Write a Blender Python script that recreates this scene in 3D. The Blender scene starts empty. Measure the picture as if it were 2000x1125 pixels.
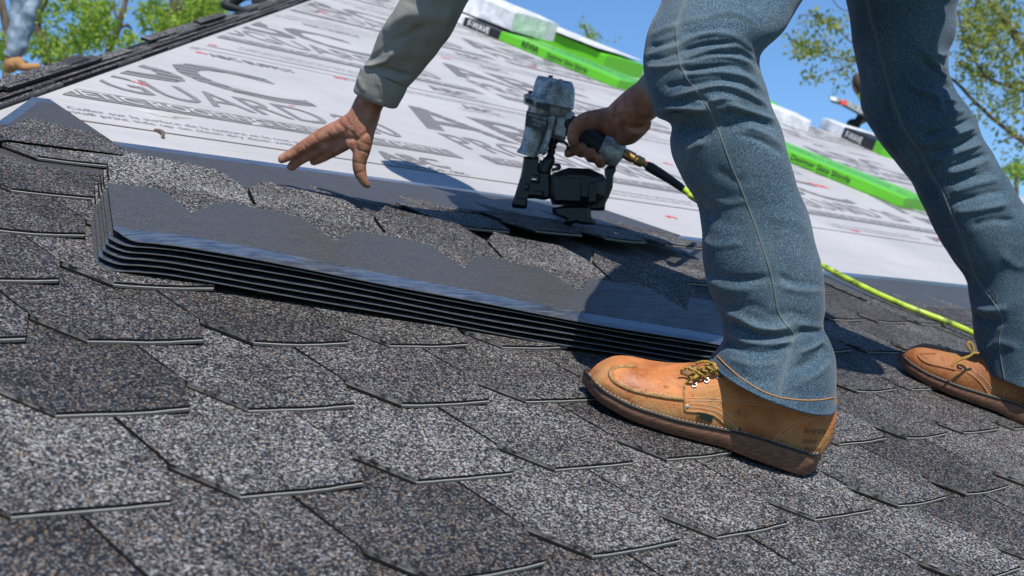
import bpy, bmesh, math, random
import numpy as np
from mathutils import Vector, Matrix, noise
from mathutils.bvhtree import BVHTree
random.seed(7); np.random.seed(7)
sc = bpy.context.scene
COL = sc.collection
PI = math.pi

# ---------------------------------------------------------------- camera, light
TH = math.radians(26.0)                    # roof pitch
FPX = 2632.0; CX, CY = 1000.0, 562.5
RM = np.array([[0.67551, -0.66665, 0.31508],      # rows: camera right, down, forward in roof axes (u along courses, v up slope, n off the roof)
               [0.04148, -0.39227, -0.91891],
               [0.73619, 0.63380, -0.23732]])
u_, s_, vt_ = np.linalg.svd(RM); RM = u_ @ vt_
HC = 0.5366
RX = np.array([[1, 0, 0], [0, math.cos(TH), -math.sin(TH)], [0, math.sin(TH), math.cos(TH)]])
CAMW = np.array([0.0, 0.0, 4.3])
T0 = CAMW - RX @ np.array([0, 0, HC])
def G(u, v, h=0.0):                        # roof coordinates -> world
    return RX @ np.array([u, v, h], float) + T0
def GD(d): return RX @ np.array(d, float)
RW = RX @ RM.T                             # camera axes -> world (columns: right, down, forward)
def C(x, y, d):                            # a point seen at (x, y), d metres away
    return CAMW + RW @ np.array([(x-CX)/FPX*d, (y-CY)/FPX*d, d])
def toloc(w): return RX.T @ (np.array(w) - T0)
def dep(w): return float((RW.T @ (np.array(w)-CAMW))[2])
def pix(w):
    c = RW.T @ (np.array(w)-CAMW); return c[0]/c[2]*FPX+CX, c[1]/c[2]*FPX+CY
def onroof(x, y, h=0.0):
    d = RM.T @ np.array([x-CX, y-CY, FPX]); t = (h-HC)/d[2]
    return d[0]*t, d[1]*t

cam = bpy.data.cameras.new('camera'); co = bpy.data.objects.new('camera', cam); COL.objects.link(co)
m = Matrix.Identity(4)
for i in range(3):
    m[i][0] = RW[i, 0]; m[i][1] = -RW[i, 1]; m[i][2] = -RW[i, 2]; m[i][3] = CAMW[i]
co.matrix_world = m
cam.sensor_width = 36; cam.lens = 36*FPX/2000; cam.clip_start = 0.05; cam.clip_end = 2000
cam.dof.use_dof = True; cam.dof.focus_distance = 1.95; cam.dof.aperture_fstop = 9.5
sc.camera = co
SUN_L = np.array([-0.37, -0.17, 1.0])
SW = GD(SUN_L); SW = SW/np.linalg.norm(SW)
w = bpy.data.worlds.new('World'); sc.world = w; w.use_nodes = True
nt = w.node_tree; bg = nt.nodes['Background']
sky = nt.nodes.new('ShaderNodeTexSky'); sky.sky_type = 'NISHITA'; sky.sun_disc = False
sky.sun_elevation = math.asin(SW[2]); sky.sun_rotation = math.atan2(SW[0], SW[1])
sky.air_density = 1.0; sky.dust_density = 0.0; sky.ozone_density = 7.0
tint = nt.nodes.new('ShaderNodeMix'); tint.data_type = 'RGBA'; tint.blend_type = 'MULTIPLY'; tint.inputs[0].default_value = 1; tint.inputs[7].default_value = (.84, .98, 1.08, 1)
nt.links.new(sky.outputs[0], tint.inputs[6]); nt.links.new(tint.outputs[2], bg.inputs[0]); bg.inputs[1].default_value = 0.12
sl = bpy.data.lights.new('sun', 'SUN'); sl.energy = 5.0; sl.angle = math.radians(0.5); sl.color = (1, .95, .88)
so = bpy.data.objects.new('sun', sl); COL.objects.link(so)
so.rotation_euler = Vector(SW).to_track_quat('Z', 'Y').to_euler(); so.location = (0, 0, 12)
sc.view_settings.view_transform = 'Standard'; sc.view_settings.look = 'None'
sc.view_settings.exposure = 0.16; sc.view_settings.gamma = 1.0; sc.view_settings.use_curve_mapping = False

# ---------------------------------------------------------------- materials
def mat(name, base=(.5, .5, .5), rough=.6, metal=0.0, spec=.5, fn=None):
    m = bpy.data.materials.new(name); m.use_nodes = True
    b = m.node_tree.nodes['Principled BSDF']
    b.inputs['Base Color'].default_value = (*base, 1); b.inputs['Roughness'].default_value = rough
    b.inputs['Metallic'].default_value = metal; b.inputs['Specular IOR Level'].default_value = spec
    if fn: fn(m.node_tree, b)
    return m
def N(nt, t, **k):
    n = nt.nodes.new(t)
    for a, v in k.items():
        if a in n.inputs.keys(): n.inputs[a].default_value = v
        else: setattr(n, a, v)
    return n
def ramp(nt, fac, stops, interp='LINEAR'):
    r = nt.nodes.new('ShaderNodeValToRGB'); r.color_ramp.interpolation = interp
    e = r.color_ramp.elements
    while len(e) < len(stops): e.new(.5)
    for el, (p, c) in zip(e, stops):
        el.position = p; el.color = (*c, 1) if len(c) == 3 else c
    nt.links.new(fac, r.inputs[0]); return r.outputs[0]
def mix(nt, fac, a, b, mode='MIX'):
    n = nt.nodes.new('ShaderNodeMix'); n.data_type = 'RGBA'; n.blend_type = mode
    for s, v in ((n.inputs[0], fac), (n.inputs[6], a), (n.inputs[7], b)):
        if isinstance(v, (int, float)): s.default_value = v
        elif isinstance(v, tuple): s.default_value = (*v, 1)
        else: nt.links.new(v, s)
    return n.outputs[2]
def coords(nt, rnd=True, scale=(1, 1, 1)):
    tc = N(nt, 'ShaderNodeTexCoord'); o = tc.outputs['Object']
    if scale != (1, 1, 1):
        vm = N(nt, 'ShaderNodeVectorMath', operation='MULTIPLY'); vm.inputs[1].default_value = scale
        nt.links.new(o, vm.inputs[0]); o = vm.outputs[0]
    if rnd:
        oi = N(nt, 'ShaderNodeObjectInfo'); mu = N(nt, 'ShaderNodeMath', operation='MULTIPLY'); mu.inputs[1].default_value = 37.0
        nt.links.new(oi.outputs['Random'], mu.inputs[0])
        va = N(nt, 'ShaderNodeVectorMath', operation='ADD')
        nt.links.new(o, va.inputs[0]); nt.links.new(mu.outputs[0], va.inputs[1])
        return va.outputs[0], oi.outputs['Random']
    return o, None
def tex(nt, v, t='noise', scale=5, detail=3, rough=.55, **k):
    n = nt.nodes.new('ShaderNodeTexNoise' if t == 'noise' else 'ShaderNodeTexVoronoi')
    nt.links.new(v, n.inputs['Vector']); n.inputs['Scale'].default_value = scale
    if t == 'noise': n.inputs['Detail'].default_value = detail; n.inputs['Roughness'].default_value = rough
    return n
def bump(nt, b, h, dist, strength=1.0):
    n = nt.nodes.new('ShaderNodeBump'); n.inputs['Distance'].default_value = dist; n.inputs['Strength'].default_value = strength
    nt.links.new(h, n.inputs['Height']); nt.links.new(n.outputs[0], b.inputs['Normal'])

def f_granule(nt, b, add=0.0):
    v, r = coords(nt)
    vo = tex(nt, v, 'voronoi', 500); vo.inputs['Randomness'].default_value = 1.0
    sep = N(nt, 'ShaderNodeSeparateColor'); nt.links.new(vo.outputs['Color'], sep.inputs[0])
    n2 = tex(nt, v, 'noise', 165, 3)
    n3 = tex(nt, v, 'noise', 9, 3)
    # value that picks the granule colour: cell random + medium noise + per-tab shift
    a = N(nt, 'ShaderNodeMath', operation='MULTIPLY_ADD'); a.inputs[1].default_value = .76; nt.links.new(sep.outputs[0], a.inputs[0])
    m1 = N(nt, 'ShaderNodeMath', operation='MULTIPLY'); m1.inputs[1].default_value = .50; nt.links.new(n2.outputs[0], m1.inputs[0]); nt.links.new(m1.outputs[0], a.inputs[2])
    m2 = N(nt, 'ShaderNodeMath', operation='MULTIPLY_ADD'); m2.inputs[1].default_value = .19; m2.inputs[2].default_value = -.398+add; nt.links.new(r, m2.inputs[0])
    m4 = N(nt, 'ShaderNodeMath', operation='MULTIPLY_ADD'); m4.inputs[1].default_value = .34; nt.links.new(n3.outputs[0], m4.inputs[0]); nt.links.new(m2.outputs[0], m4.inputs[2])
    s = N(nt, 'ShaderNodeMath', operation='ADD'); nt.links.new(a.outputs[0], s.inputs[0]); nt.links.new(m4.outputs[0], s.inputs[1])
    col = ramp(nt, s.outputs[0], [(.34, (.008, .009, .012)), (.50, (.020, .022, .026)), (.61, (.044, .046, .050)), (.71, (.10, .102, .104)), (.84, (.245, .245, .245)), (1.0, (.44, .435, .42))])
    tan = ramp(nt, sep.outputs[1], [(.85, (0, 0, 0)), (.91, (1, 1, 1))])
    col2 = mix(nt, tan, col, mix(nt, .62, col, (.25, .17, .11)))
    nt.links.new(col2, b.inputs['Base Color'])
    bump(nt, b, sep.outputs[0], .0009, .8)
M_gran = mat('granules', rough=.7, spec=.25, fn=f_granule)
M_gran2 = mat('paler_granules', rough=.7, spec=.25, fn=lambda nt, b: f_granule(nt, b, .075))
def f_head(nt, b):
    v, r = coords(nt)
    n = tex(nt, v, 'noise', 700, 2); n2 = tex(nt, v, 'noise', 14, 4)
    n3, _ = coords(nt, False, (6, 60, 6)); st = tex(nt, n3, 'noise', 3, 4)
    c = ramp(nt, n.outputs[0], [(.38, (.028, .028, .029)), (.58, (.066, .064, .062)), (.72, (.19, .185, .18))])
    c = mix(nt, ramp(nt, n2.outputs[0], [(.5, (0, 0, 0)), (.75, (.3, .3, .3))]), c, (.07, .07, .072))
    nt.links.new(c, b.inputs['Base Color'])
    nt.links.new(ramp(nt, st.outputs[0], [(.35, (.38, .38, .38)), (.7, (.58, .58, .58))]), b.inputs['Roughness'])
    bump(nt, b, n.outputs[0], .0005, .5)
M_head = mat('headlap_film', rough=.4, spec=.6, fn=f_head)
def f_strip(nt, b):
    v, r = coords(nt, True, (4, 40, 4)); n = tex(nt, v, 'noise', 6, 5, .7)
    nt.links.new(ramp(nt, n.outputs[0], [(.4, (.08, .08, .08)), (.75, (.34, .34, .34))]), b.inputs['Roughness'])
    nt.links.new(ramp(nt, n.outputs[0], [(.4, (.035, .045, .065)), (.75, (.14, .17, .21))]), b.inputs['Base Color'])
    b.inputs['IOR'].default_value = 2.0
    bump(nt, b, n.outputs[0], .0006, .3)
M_strip = mat('glossy_nail_strip', rough=.2, spec=.9, fn=f_strip)
def f_edge(nt, b):
    v, r = coords(nt, True); n = tex(nt, v, 'noise', 90, 3)
    nt.links.new(ramp(nt, n.outputs[0], [(.38, (.008, .008, .008)), (.46, (.09, .088, .085)), (.7, (.22, .21, .20))]), b.inputs['Base Color'])
M_edge = mat('cut_edge', rough=.6, fn=f_edge)
M_edge_dark = mat('edge_dark', (.020, .019, .019), .85, 0, .1)
M_edge_grey = mat('edge_grey', (.15, .145, .14), .85, 0, .15)
M_edge_light = mat('edge_pale_line', (.50, .48, .44), .7)
M_rim = mat('sheet_rim', (.16, .16, .16), .8, 0, .2)
M_black_sheet = mat('sheet_underside', (.006, .006, .007), .45)
def f_under(nt, b):
    v, _ = coords(nt, False); n = tex(nt, v, 'noise', 2.2, 4); n2 = tex(nt, v, 'noise', 260, 2); n4 = tex(nt, v, 'noise', 22, 3)
    c = ramp(nt, n.outputs[0], [(.3, (.385, .378, .378)), (.7, (.47, .458, .455))])
    c = mix(nt, ramp(nt, n2.outputs[0], [(.66, (0, 0, 0)), (.74, (.6, .6, .6))]), c, (.28, .27, .27))
    c = mix(nt, ramp(nt, n4.outputs[0], [(.62, (0, 0, 0)), (.80, (.35, .35, .35))]), c, (.38, .37, .42))
    nt.links.new(c, b.inputs['Base Color'])
    v2, _ = coords(nt, False, (1, 5, 5)); w1 = tex(nt, v2, 'noise', 2.2, 5)
    bump(nt, b, w1.outputs[0], .02, .6)
M_under = mat('underlayment', rough=.55, fn=f_under)
def f_ink(nt, b):
    v, _ = coords(nt, False); n = tex(nt, v, 'noise', 160, 3)
    nt.links.new(ramp(nt, n.outputs[0], [(.4, (.17, .16, .162)), (.68, (.25, .235, .238))]), b.inputs['Base Color'])
M_ink = mat('grey_print', rough=.6, fn=f_ink)
M_red = mat('red_print', (.75, .06, .07), .6)
M_brown = mat('brown_line', (.12, .085, .07), .7)
def f_denim(nt, b, dark=False):
    v, _ = coords(nt, False)
    n1 = tex(nt, v, 'noise', 560, 3, .75); n2 = tex(nt, v, 'noise', 6.5, 4, .6)
    vs, _ = coords(nt, False, (1.0, 1.0, .12)); n3 = tex(nt, vs, 'noise', 1700, 2)
    k = .5 if dark else .80
    c1 = ramp(nt, n1.outputs[0], [(.36, (.010*k, .026*k, .050*k)), (.52, (.036*k, .078*k, .120*k)), (.70, (.16*k, .26*k, .33*k))])
    c2 = ramp(nt, n1.outputs[0], [(.34, (.03*k, .06*k, .09*k)), (.52, (.085*k, .152*k, .205*k)), (.70, (.33*k, .42*k, .47*k))])
    c = mix(nt, ramp(nt, n2.outputs[0], [(.42, (0, 0, 0)), (.72, (.9, .9, .9))]), c1, c2)
    c = mix(nt, ramp(nt, n3.outputs[0], [(.5, (0, 0, 0)), (.75, (.5, .5, .5))]), c, (.20*k, .27*k, .32*k))
    at = N(nt, 'ShaderNodeAttribute', attribute_name='wear')
    c = mix(nt, at.outputs['Fac'], c, (.155, .19, .195))
    nt.links.new(c, b.inputs['Base Color']); bump(nt, b, n1.outputs[0], .0008, .7)
    b.inputs['Sheen Weight'].default_value = .15
M_denim = mat('denim', rough=.9, spec=.2, fn=f_denim)
M_denim_dark = mat('darker_denim', rough=.9, spec=.2, fn=lambda nt, b: f_denim(nt, b, True))
M_thread_o = mat('orange_thread', (.48, .22, .05), .7)
M_thread_w = mat('pale_thread', (.60, .48, .36), .7)
M_seam = mat('worn_seam', (.115, .15, .165), .9)
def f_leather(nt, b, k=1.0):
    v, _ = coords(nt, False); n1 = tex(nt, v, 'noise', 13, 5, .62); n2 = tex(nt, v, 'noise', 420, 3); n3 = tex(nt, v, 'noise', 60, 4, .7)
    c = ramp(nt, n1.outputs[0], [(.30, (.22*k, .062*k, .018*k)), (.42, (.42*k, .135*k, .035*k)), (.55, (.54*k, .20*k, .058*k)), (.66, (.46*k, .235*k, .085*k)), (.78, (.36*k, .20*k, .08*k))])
    c = mix(nt, ramp(nt, n3.outputs[0], [(.52, (0, 0, 0)), (.72, (.6, .6, .6))]), c, (.44*k, .23*k, .08*k))
    c = mix(nt, ramp(nt, n3.outputs[0], [(.30, (.8, .8, .8)), (.42, (0, 0, 0))]), c, (.17*k, .065*k, .02*k))
    at = N(nt, 'ShaderNodeAttribute', attribute_name='scuff')
    sm = N(nt, 'ShaderNodeMath', operation='MULTIPLY'); nt.links.new(at.outputs['Fac'], sm.inputs[0]); nt.links.new(ramp(nt, n3.outputs[0], [(.3, (.15, .15, .15)), (.55, (1, 1, 1))]), sm.inputs[1])
    c = mix(nt, sm.outputs[0], c, (.42, .25, .10))
    nt.links.new(c, b.inputs['Base Color'])
    nt.links.new(ramp(nt, n1.outputs[0], [(.35, (.45, .45, .45)), (.6, (.8, .8, .8))]), b.inputs['Roughness'])
    ad = N(nt, 'ShaderNodeMath', operation='MULTIPLY_ADD'); ad.inputs[1].default_value = .25
    nt.links.new(n2.outputs[0], ad.inputs[0]); nt.links.new(n3.outputs[0], ad.inputs[2])
    bump(nt, b, ad.outputs[0], .003, .7)
M_leather = mat('tan_leather', rough=.5, fn=f_leather)
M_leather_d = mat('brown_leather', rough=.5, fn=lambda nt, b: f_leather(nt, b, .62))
def f_suede(nt, b):
    v, _ = coords(nt, False); n3 = tex(nt, v, 'noise', 90, 4, .75)
    nt.links.new(ramp(nt, n3.outputs[0], [(.35, (.20, .09, .03)), (.6, (.40, .23, .09))]), b.inputs['Base Color']); bump(nt, b, n3.outputs[0], .002, .8)
M_suede = mat('scuffed_leather', rough=.9, fn=f_suede)
def f_sole(nt, b):
    v, _ = coords(nt, False, (30, 30, 240)); n = tex(nt, v, 'noise', 3, 4)
    nt.links.new(ramp(nt, n.outputs[0], [(.35, (.095, .042, .025)), (.65, (.22, .11, .065))]), b.inputs['Base Color'])
M_sole = mat('brown_sole', rough=.75, fn=f_sole)
M_welt = mat('welt', (.02, .016, .014), .6)
M_white = mat('white_stitch', (.42, .38, .33), .7)
def f_lace(nt, b):
    v, _ = coords(nt, False); w1 = N(nt, 'ShaderNodeTexWave'); w1.inputs['Scale'].default_value = 260; nt.links.new(v, w1.inputs['Vector'])
    nt.links.new(ramp(nt, w1.outputs[0], [(.4, (.12, .055, .01)), (.6, (.52, .33, .05))]), b.inputs['Base Color'])
M_lace = mat('yellow_lace', rough=.8, fn=f_lace)
def f_skin(nt, b, k=1.0):
    v, _ = coords(nt, False); n1 = tex(nt, v, 'noise', 45, 4); n2 = tex(nt, v, 'noise', 9, 3)
    vv, _ = coords(nt, False, (1, 1, 2.5)); n3 = tex(nt, vv, 'noise', 180, 5, .7)
    c = ramp(nt, n1.outputs[0], [(.3, (.23*k, .095*k, .056*k)), (.5, (.35*k, .165*k, .102*k)), (.7, (.47*k, .25*k, .17*k))])
    c = mix(nt, ramp(nt, n2.outputs[0], [(.4, (0, 0, 0)), (.7, (.5, .5, .5))]), c, (.34*k, .13*k, .08*k))
    nt.links.new(c, b.inputs['Base Color'])
    b.inputs['Subsurface Weight'].default_value = .08; b.inputs['Subsurface Radius'].default_value = (.01, .004, .002)
    bump(nt, b, n3.outputs[0], .0016, .8)
M_skin = mat('skin', rough=.55, spec=.35, fn=f_skin)
def f_shirt(nt, b):
    v, _ = coords(nt, False); n1 = tex(nt, v, 'noise', 900, 2); n2 = tex(nt, v, 'noise', 7, 4)
    c = ramp(nt, n1.outputs[0], [(.35, (.19, .185, .165)), (.65, (.32, .31, .28))])
    c = mix(nt, ramp(nt, n2.outputs[0], [(.62, (0, 0, 0)), (.68, (.8, .8, .8))]), c, (.14, .142, .13))
    nt.links.new(c, b.inputs['Base Color']); bump(nt, b, n1.outputs[0], .0005, .4)
M_shirt = mat('olive_grey_cloth', rough=.9, spec=.2, fn=f_shirt)
def f_worn_metal(nt, b):
    v, _ = coords(nt, False); n = tex(nt, v, 'noise', 42, 6, .75); n2 = tex(nt, v, 'noise', 330, 4, .8)
    c = ramp(nt, n.outputs[0], [(.34, (.10, .11, .11)), (.46, (.30, .32, .32)), (.60, (.56, .58, .57))])
    c = mix(nt, ramp(nt, n2.outputs[0], [(.56, (0, 0, 0)), (.64, (1, 1, 1))]), c, (.04, .036, .034))
    nt.links.new(c, b.inputs['Base Color'])
    bump(nt, b, n2.outputs[0], .001, .4)
M_gun = mat('scuffed_grey_metal', rough=.42, metal=.3, fn=f_worn_metal)
M_chrome = mat('bright_metal', (.6, .6, .6), .25, 1.0)
M_blk = mat('black_plastic', (.012, .013, .015), .38)
M_blk2 = mat('black_rubber', (.016, .018, .022), .6)
M_brass = mat('brass', (.45, .27, .11), .38, .9)
M_label = mat('dark_label', (.012, .022, .018), .35)
M_label_t = mat('label_print', (.32, .36, .34), .5)
def f_hose(nt, b):
    v, _ = coords(nt, False); n = tex(nt, v, 'noise', 30, 4)
    nt.links.new(ramp(nt, n.outputs[0], [(.38, (.10, .16, .02)), (.5, (.36, .50, .04)), (.7, (.50, .66, .05))]), b.inputs['Base Color'])
M_hose = mat('lime_hose', rough=.4, fn=f_hose)
M_green = mat('green_wrap', (.12, .50, .02), .3)
M_green2 = mat('green_print', (.10, .30, .05), .4)
def f_wrap(nt, b):
    v, _ = coords(nt, False); n = tex(nt, v, 'noise', 12, 4)
    nt.links.new(ramp(nt, n.outputs[0], [(.35, (.55, .56, .60)), (.6, (.82, .82, .84))]), b.inputs['Base Color']); bump(nt, b, n.outputs[0], .02, .5)
M_wrap = mat('white_wrap', rough=.35, fn=f_wrap)
M_blackprint = mat('black_print', (.015, .016, .018), .45)
M_whiteprint = mat('white_print', (.8, .8, .8), .5)
def f_bark(nt, b):
    v, _ = coords(nt, False, (1, 1, .25)); n = tex(nt, v, 'noise', 18, 5)
    nt.links.new(ramp(nt, n.outputs[0], [(.35, (.045, .032, .022)), (.65, (.16, .12, .085))]), b.inputs['Base Color']); bump(nt, b, n.outputs[0], .03)
M_bark = mat('bark', rough=.9, fn=f_bark)
def mk_leaf(name, a, c):
    def f(nt, b):
        g = N(nt, 'ShaderNodeNewGeometry')
        nt.links.new(ramp(nt, g.outputs['Random Per Island'], [(0, a), (1, c)]), b.inputs['Base Color'])
        tr = N(nt, 'ShaderNodeBsdfTranslucent'); nt.links.new(ramp(nt, g.outputs['Random Per Island'], [(0, tuple(x*1.3 for x in a)), (1, tuple(x*1.3 for x in c))]), tr.inputs[0])
        ms = N(nt, 'ShaderNodeMixShader'); ms.inputs[0].default_value = .45
        nt.links.new(b.outputs[0], ms.inputs[1]); nt.links.new(tr.outputs[0], ms.inputs[2])
        nt.links.new(ms.outputs[0], nt.nodes['Material Output'].inputs[0])
    return mat(name, rough=.5, fn=f)
M_leafA = mk_leaf('spring_leaves', (.10, .20, .015), (.34, .46, .05))
M_leafB = mk_leaf('olive_leaves', (.10, .14, .02), (.33, .36, .06))

# ---------------------------------------------------------------- mesh helpers
def tag(o, label=None, cat=None, group=None, kind=None):
    if label: o['label'] = label
    if cat: o['category'] = cat
    if group: o['group'] = group
    if kind: o['kind'] = kind
    return o
def empty(name, loc, label, cat, group=None):
    o = bpy.data.objects.new(name, None); COL.objects.link(o); o.location = Vector(loc); o.empty_display_size = .05
    return tag(o, label, cat, group)
def world_loc(o):
    v = Vector((0, 0, 0))
    while o is not None: v = v + o.location; o = o.parent
    return v
def build(name, verts, faces, mats, parent=None, mi=None, smooth=False, rot=None):
    """verts are world points; the object sits at its parent's origin"""
    off = np.array(world_loc(parent)) if parent else np.zeros(3)
    V = np.array(verts, float) - off
    me = bpy.data.meshes.new(name); me.from_pydata(V.tolist(), [], [list(f) for f in faces])
    if not isinstance(mats, (list, tuple)): mats = [mats]
    for m_ in mats: me.materials.append(m_)
    if mi is not None: me.polygons.foreach_set('material_index', mi)
    if smooth: me.polygons.foreach_set('use_smooth', [True]*len(me.polygons))
    me.update()
    o = bpy.data.objects.new(name, me); COL.objects.link(o)
    if parent: o.parent = parent
    return o
class MB:
    def __init__(s): s.v = []; s.f = []; s.m = []
    def add(s, v, f, m=0):
        n = len(s.v); s.v += [np.array(p, float) for p in v]; s.f += [[i+n for i in q] for q in f]
        s.m += [m]*len(f) if isinstance(m, int) else list(m)
        return s
    def go(s, name, mats, parent=None, smooth=False): return build(name, s.v, s.f, mats, parent, s.m, smooth)
def boxv(c, ax, ay, az):
    c = np.array(c, float); ax, ay, az = map(lambda a: np.array(a, float), (ax, ay, az))
    v = [c + i*ax + j*ay + k*az for k in (-1, 1) for j in (-1, 1) for i in (-1, 1)]
    return v, [[0, 2, 3, 1], [4, 5, 7, 6], [0, 1, 5, 4], [2, 6, 7, 3], [0, 4, 6, 2], [1, 3, 7, 5]]
def catmull(P, M):
    P = np.array(P, float); n = len(P)
    t = np.linspace(0, n-1, M); i = np.minimum(t.astype(int), n-2); f = (t-i)[:, None]
    p0 = P[np.maximum(i-1, 0)]; p1 = P[i]; p2 = P[i+1]; p3 = P[np.minimum(i+2, n-1)]
    return .5*((2*p1)+(-p0+p2)*f+(2*p0-5*p1+4*p2-p3)*f*f+(-p0+3*p1-3*p2+p3)*f**3)
def gridfaces(M, K, close=True, cap=True):
    F = []
    for i in range(M-1):
        for j in range(K if close else K-1):
            a = i*K+j; b = i*K+(j+1) % K
            F.append([a, b, b+K, a+K])
    if cap: F.append(list(range(K))[::-1]); F.append([(M-1)*K+j for j in range(K)])
    return F
def tube(pts, radii, K=12, M=None, cap=True):
    """round tube through world points"""
    pts = np.array(pts, float); radii = np.array(radii, float) if np.ndim(radii) else np.full(len(pts), radii)
    if M: Q = catmull(np.c_[pts, radii], M); pts = Q[:, :3]; radii = Q[:, 3]
    n = len(pts); T = np.gradient(pts, axis=0); T /= np.linalg.norm(T, axis=1)[:, None]+1e-12
    ref = np.array([0.31, .22, .93]); V = []
    a = np.cross(T[0], ref); a /= np.linalg.norm(a)
    for i in range(n):
        a = a - T[i]*(a@T[i]); a /= np.linalg.norm(a); b = np.cross(T[i], a)
        for k in range(K):
            an = 2*PI*k/K; V.append(pts[i]+radii[i]*(math.cos(an)*a+math.sin(an)*b))
    return V, gridfaces(n, K, True, cap)
def pt(l, d=None):                          # pixel polyline -> world; items (x, y[, depth])
    return [C(q[0], q[1], q[2] if len(q) > 2 else d) for q in l]
def pxtube(l, d, K=12, M=None, cap=True):   # items (x, y, r_px[, depth])
    P = [C(q[0], q[1], q[3] if len(q) > 3 else d) for q in l]
    R = [q[2]*(q[3] if len(q) > 3 else d)/FPX for q in l]
    return tube(P, R, K, M, cap)
def prism(poly, d, th, bev=.15):            # outline at depth d, real thickness th (metres), bevelled rims
    P = np.array(poly, float); c = P.mean(0); V = []; n = len(P)
    e = bev*th
    for dd, sh in ((d-th/2, 1), (d-th/2+e, 0), (d+th/2-e, 0), (d+th/2, 1)):
        for p in P:
            dv = c-p; L = np.linalg.norm(dv)+1e-6; q = p + dv/L*min(e*FPX/d, L*.5)*sh
            V.append(C(*q, dd) if abs(th) < .02 else CAMW + RW @ np.array([(q[0]-CX)/FPX*d, (q[1]-CY)/FPX*d, dd]))
    F = []
    for r in range(3):
        for j in range(n): a = r*n+j; b = r*n+(j+1) % n; F.append([a, b, b+n, a+n])
    F.append(list(range(n))[::-1]); F.append([3*n+j for j in range(n)])
    return V, F
def loft(rings, M=40, K=32, asp=1.0):
    """rings: (xl, yl, xr, yr, depth, aspect, droop_px): silhouette ends left and right in the view, with a real round section"""
    R = []
    for r in rings:
        r = list(r); r += [asp]*(6-len(r)) if len(r) < 6 else []; r += [0]*(7-len(r)); R.append(r)
    Q = catmull(R, M); V = []
    for xl, yl, xr, yr, d, a, dr in Q:
        A = C(xl, yl, d); B = C(xr, yr, d); c = (A+B)/2; ex = (B-A)/2; r = np.linalg.norm(ex)
        vw = c-CAMW; vw = vw/np.linalg.norm(vw); exn = ex/r; vw = vw-exn*(vw@exn); vw /= np.linalg.norm(vw)
        dv = RW[:, 1]*dr*d/FPX
        for k in range(K):
            an = 2*PI*k/K; sn = math.sin(an)
            V.append(c+math.cos(an)*ex-sn*a*r*vw+sn*dv)
    return np.array(V), gridfaces(M, K)
def project(V):
    c = (np.array(V)-CAMW) @ RW; return np.c_[c[:, 0]/c[:, 2]*FPX+CX, c[:, 1]/c[:, 2]*FPX+CY]
def seg_dist(P, poly):
    best = np.full(len(P), 1e9); tt = np.zeros(len(P)); n = len(poly)-1
    for i in range(n):
        a = np.array(poly[i], float); b = np.array(poly[i+1], float); ab = b-a
        t = np.clip(((P-a)@ab)/(ab@ab), 0, 1); dd = np.linalg.norm(P-(a+t[:, None]*ab), axis=1)
        k = dd < best; best[k] = dd[k]; tt[k] = (i+t[k])/n
    return best, tt
def cloth(V, M, K, folds, rough=.002, fscale=14, seed=0):
    """push folds (ridges and valleys drawn as lines on the cloth) and soft creasing into a lofted sleeve or leg"""
    V = np.array(V); A = V.reshape(M, K, 3)
    du = np.gradient(A, axis=0); dv = np.roll(A, -1, 1)-np.roll(A, 1, 1)
    n = np.cross(dv, du); n /= np.linalg.norm(n, axis=2)[:, :, None]+1e-12
    cen = A.mean(1, keepdims=True)
    if ((A-cen)*n).sum() < 0: n = -n
    n = n.reshape(-1, 3); vw = CAMW-V; vw /= np.linalg.norm(vw, axis=1)[:, None]
    face = np.clip((n*vw).sum(1)*1.6+.25, 0, 1); P = project(V); D = np.zeros(len(V))
    for poly, wd, amp in folds:
        d_, t_ = seg_dist(P, catmull(poly, 14) if len(poly) > 2 else poly)
        taper = np.clip(np.minimum(t_, 1-t_)*5+.25, 0, 1)
        mod = np.array([1+.9*noise.noise(Vector(p_)*26+Vector((7.3*len(poly)+wd, seed, amp*900))) if e_ < 3*wd else 1 for p_, e_ in zip(V, d_)]); D += amp*mod*np.exp(-(d_/wd)**2)*taper*face
    for i, p in enumerate(V):
        q = Vector(p)*fscale+Vector((seed, 0, 0)); D[i] += rough*(noise.noise(q)+.5*noise.noise(q*2.3))
    return V+n*D[:, None]
def bvh(o):
    off = world_loc(o)
    return BVHTree.FromPolygons([v.co+off for v in o.data.vertices], [list(p.vertices) for p in o.data.polygons])
def cast(B, x, y):
    d = Vector(C(x, y, 1.0)-CAMW).normalized(); h = B.ray_cast(Vector(CAMW), d)
    return (np.array(h[0]), np.array(h[1])) if h[0] is not None else (None, None)
def on(B, poly, M, off=.0006):
    out = []
    for q in (catmull(poly, M) if len(poly) > 2 else [np.array(poly[0])*(1-t)+np.array(poly[1])*t for t in np.linspace(0, 1, M)]):
        p, n = cast(B, q[0], q[1])
        if p is None: continue
        n = n if n@(CAMW-p) > 0 else -n
        out.append(p+n*off)
    return out
def line_on(mb, B, poly, M, r, off=.0004, K=6, m=0):
    P = on(B, poly, M, off)
    if len(P) > 2: v, f = tube(P, r, K); mb.add(v, f, m)
def stitches(mb, B, poly, n, r=.0005, off=.0006, fill=.6, m=0):
    P = on(B, poly, n*3, off)
    for i in range(0, len(P)-2, 3): v, f = tube([P[i], P[i+1], P[i+1]*(1-fill)+P[i+2]*fill], r, 5); mb.add(v, f, m)
_font = None
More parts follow.
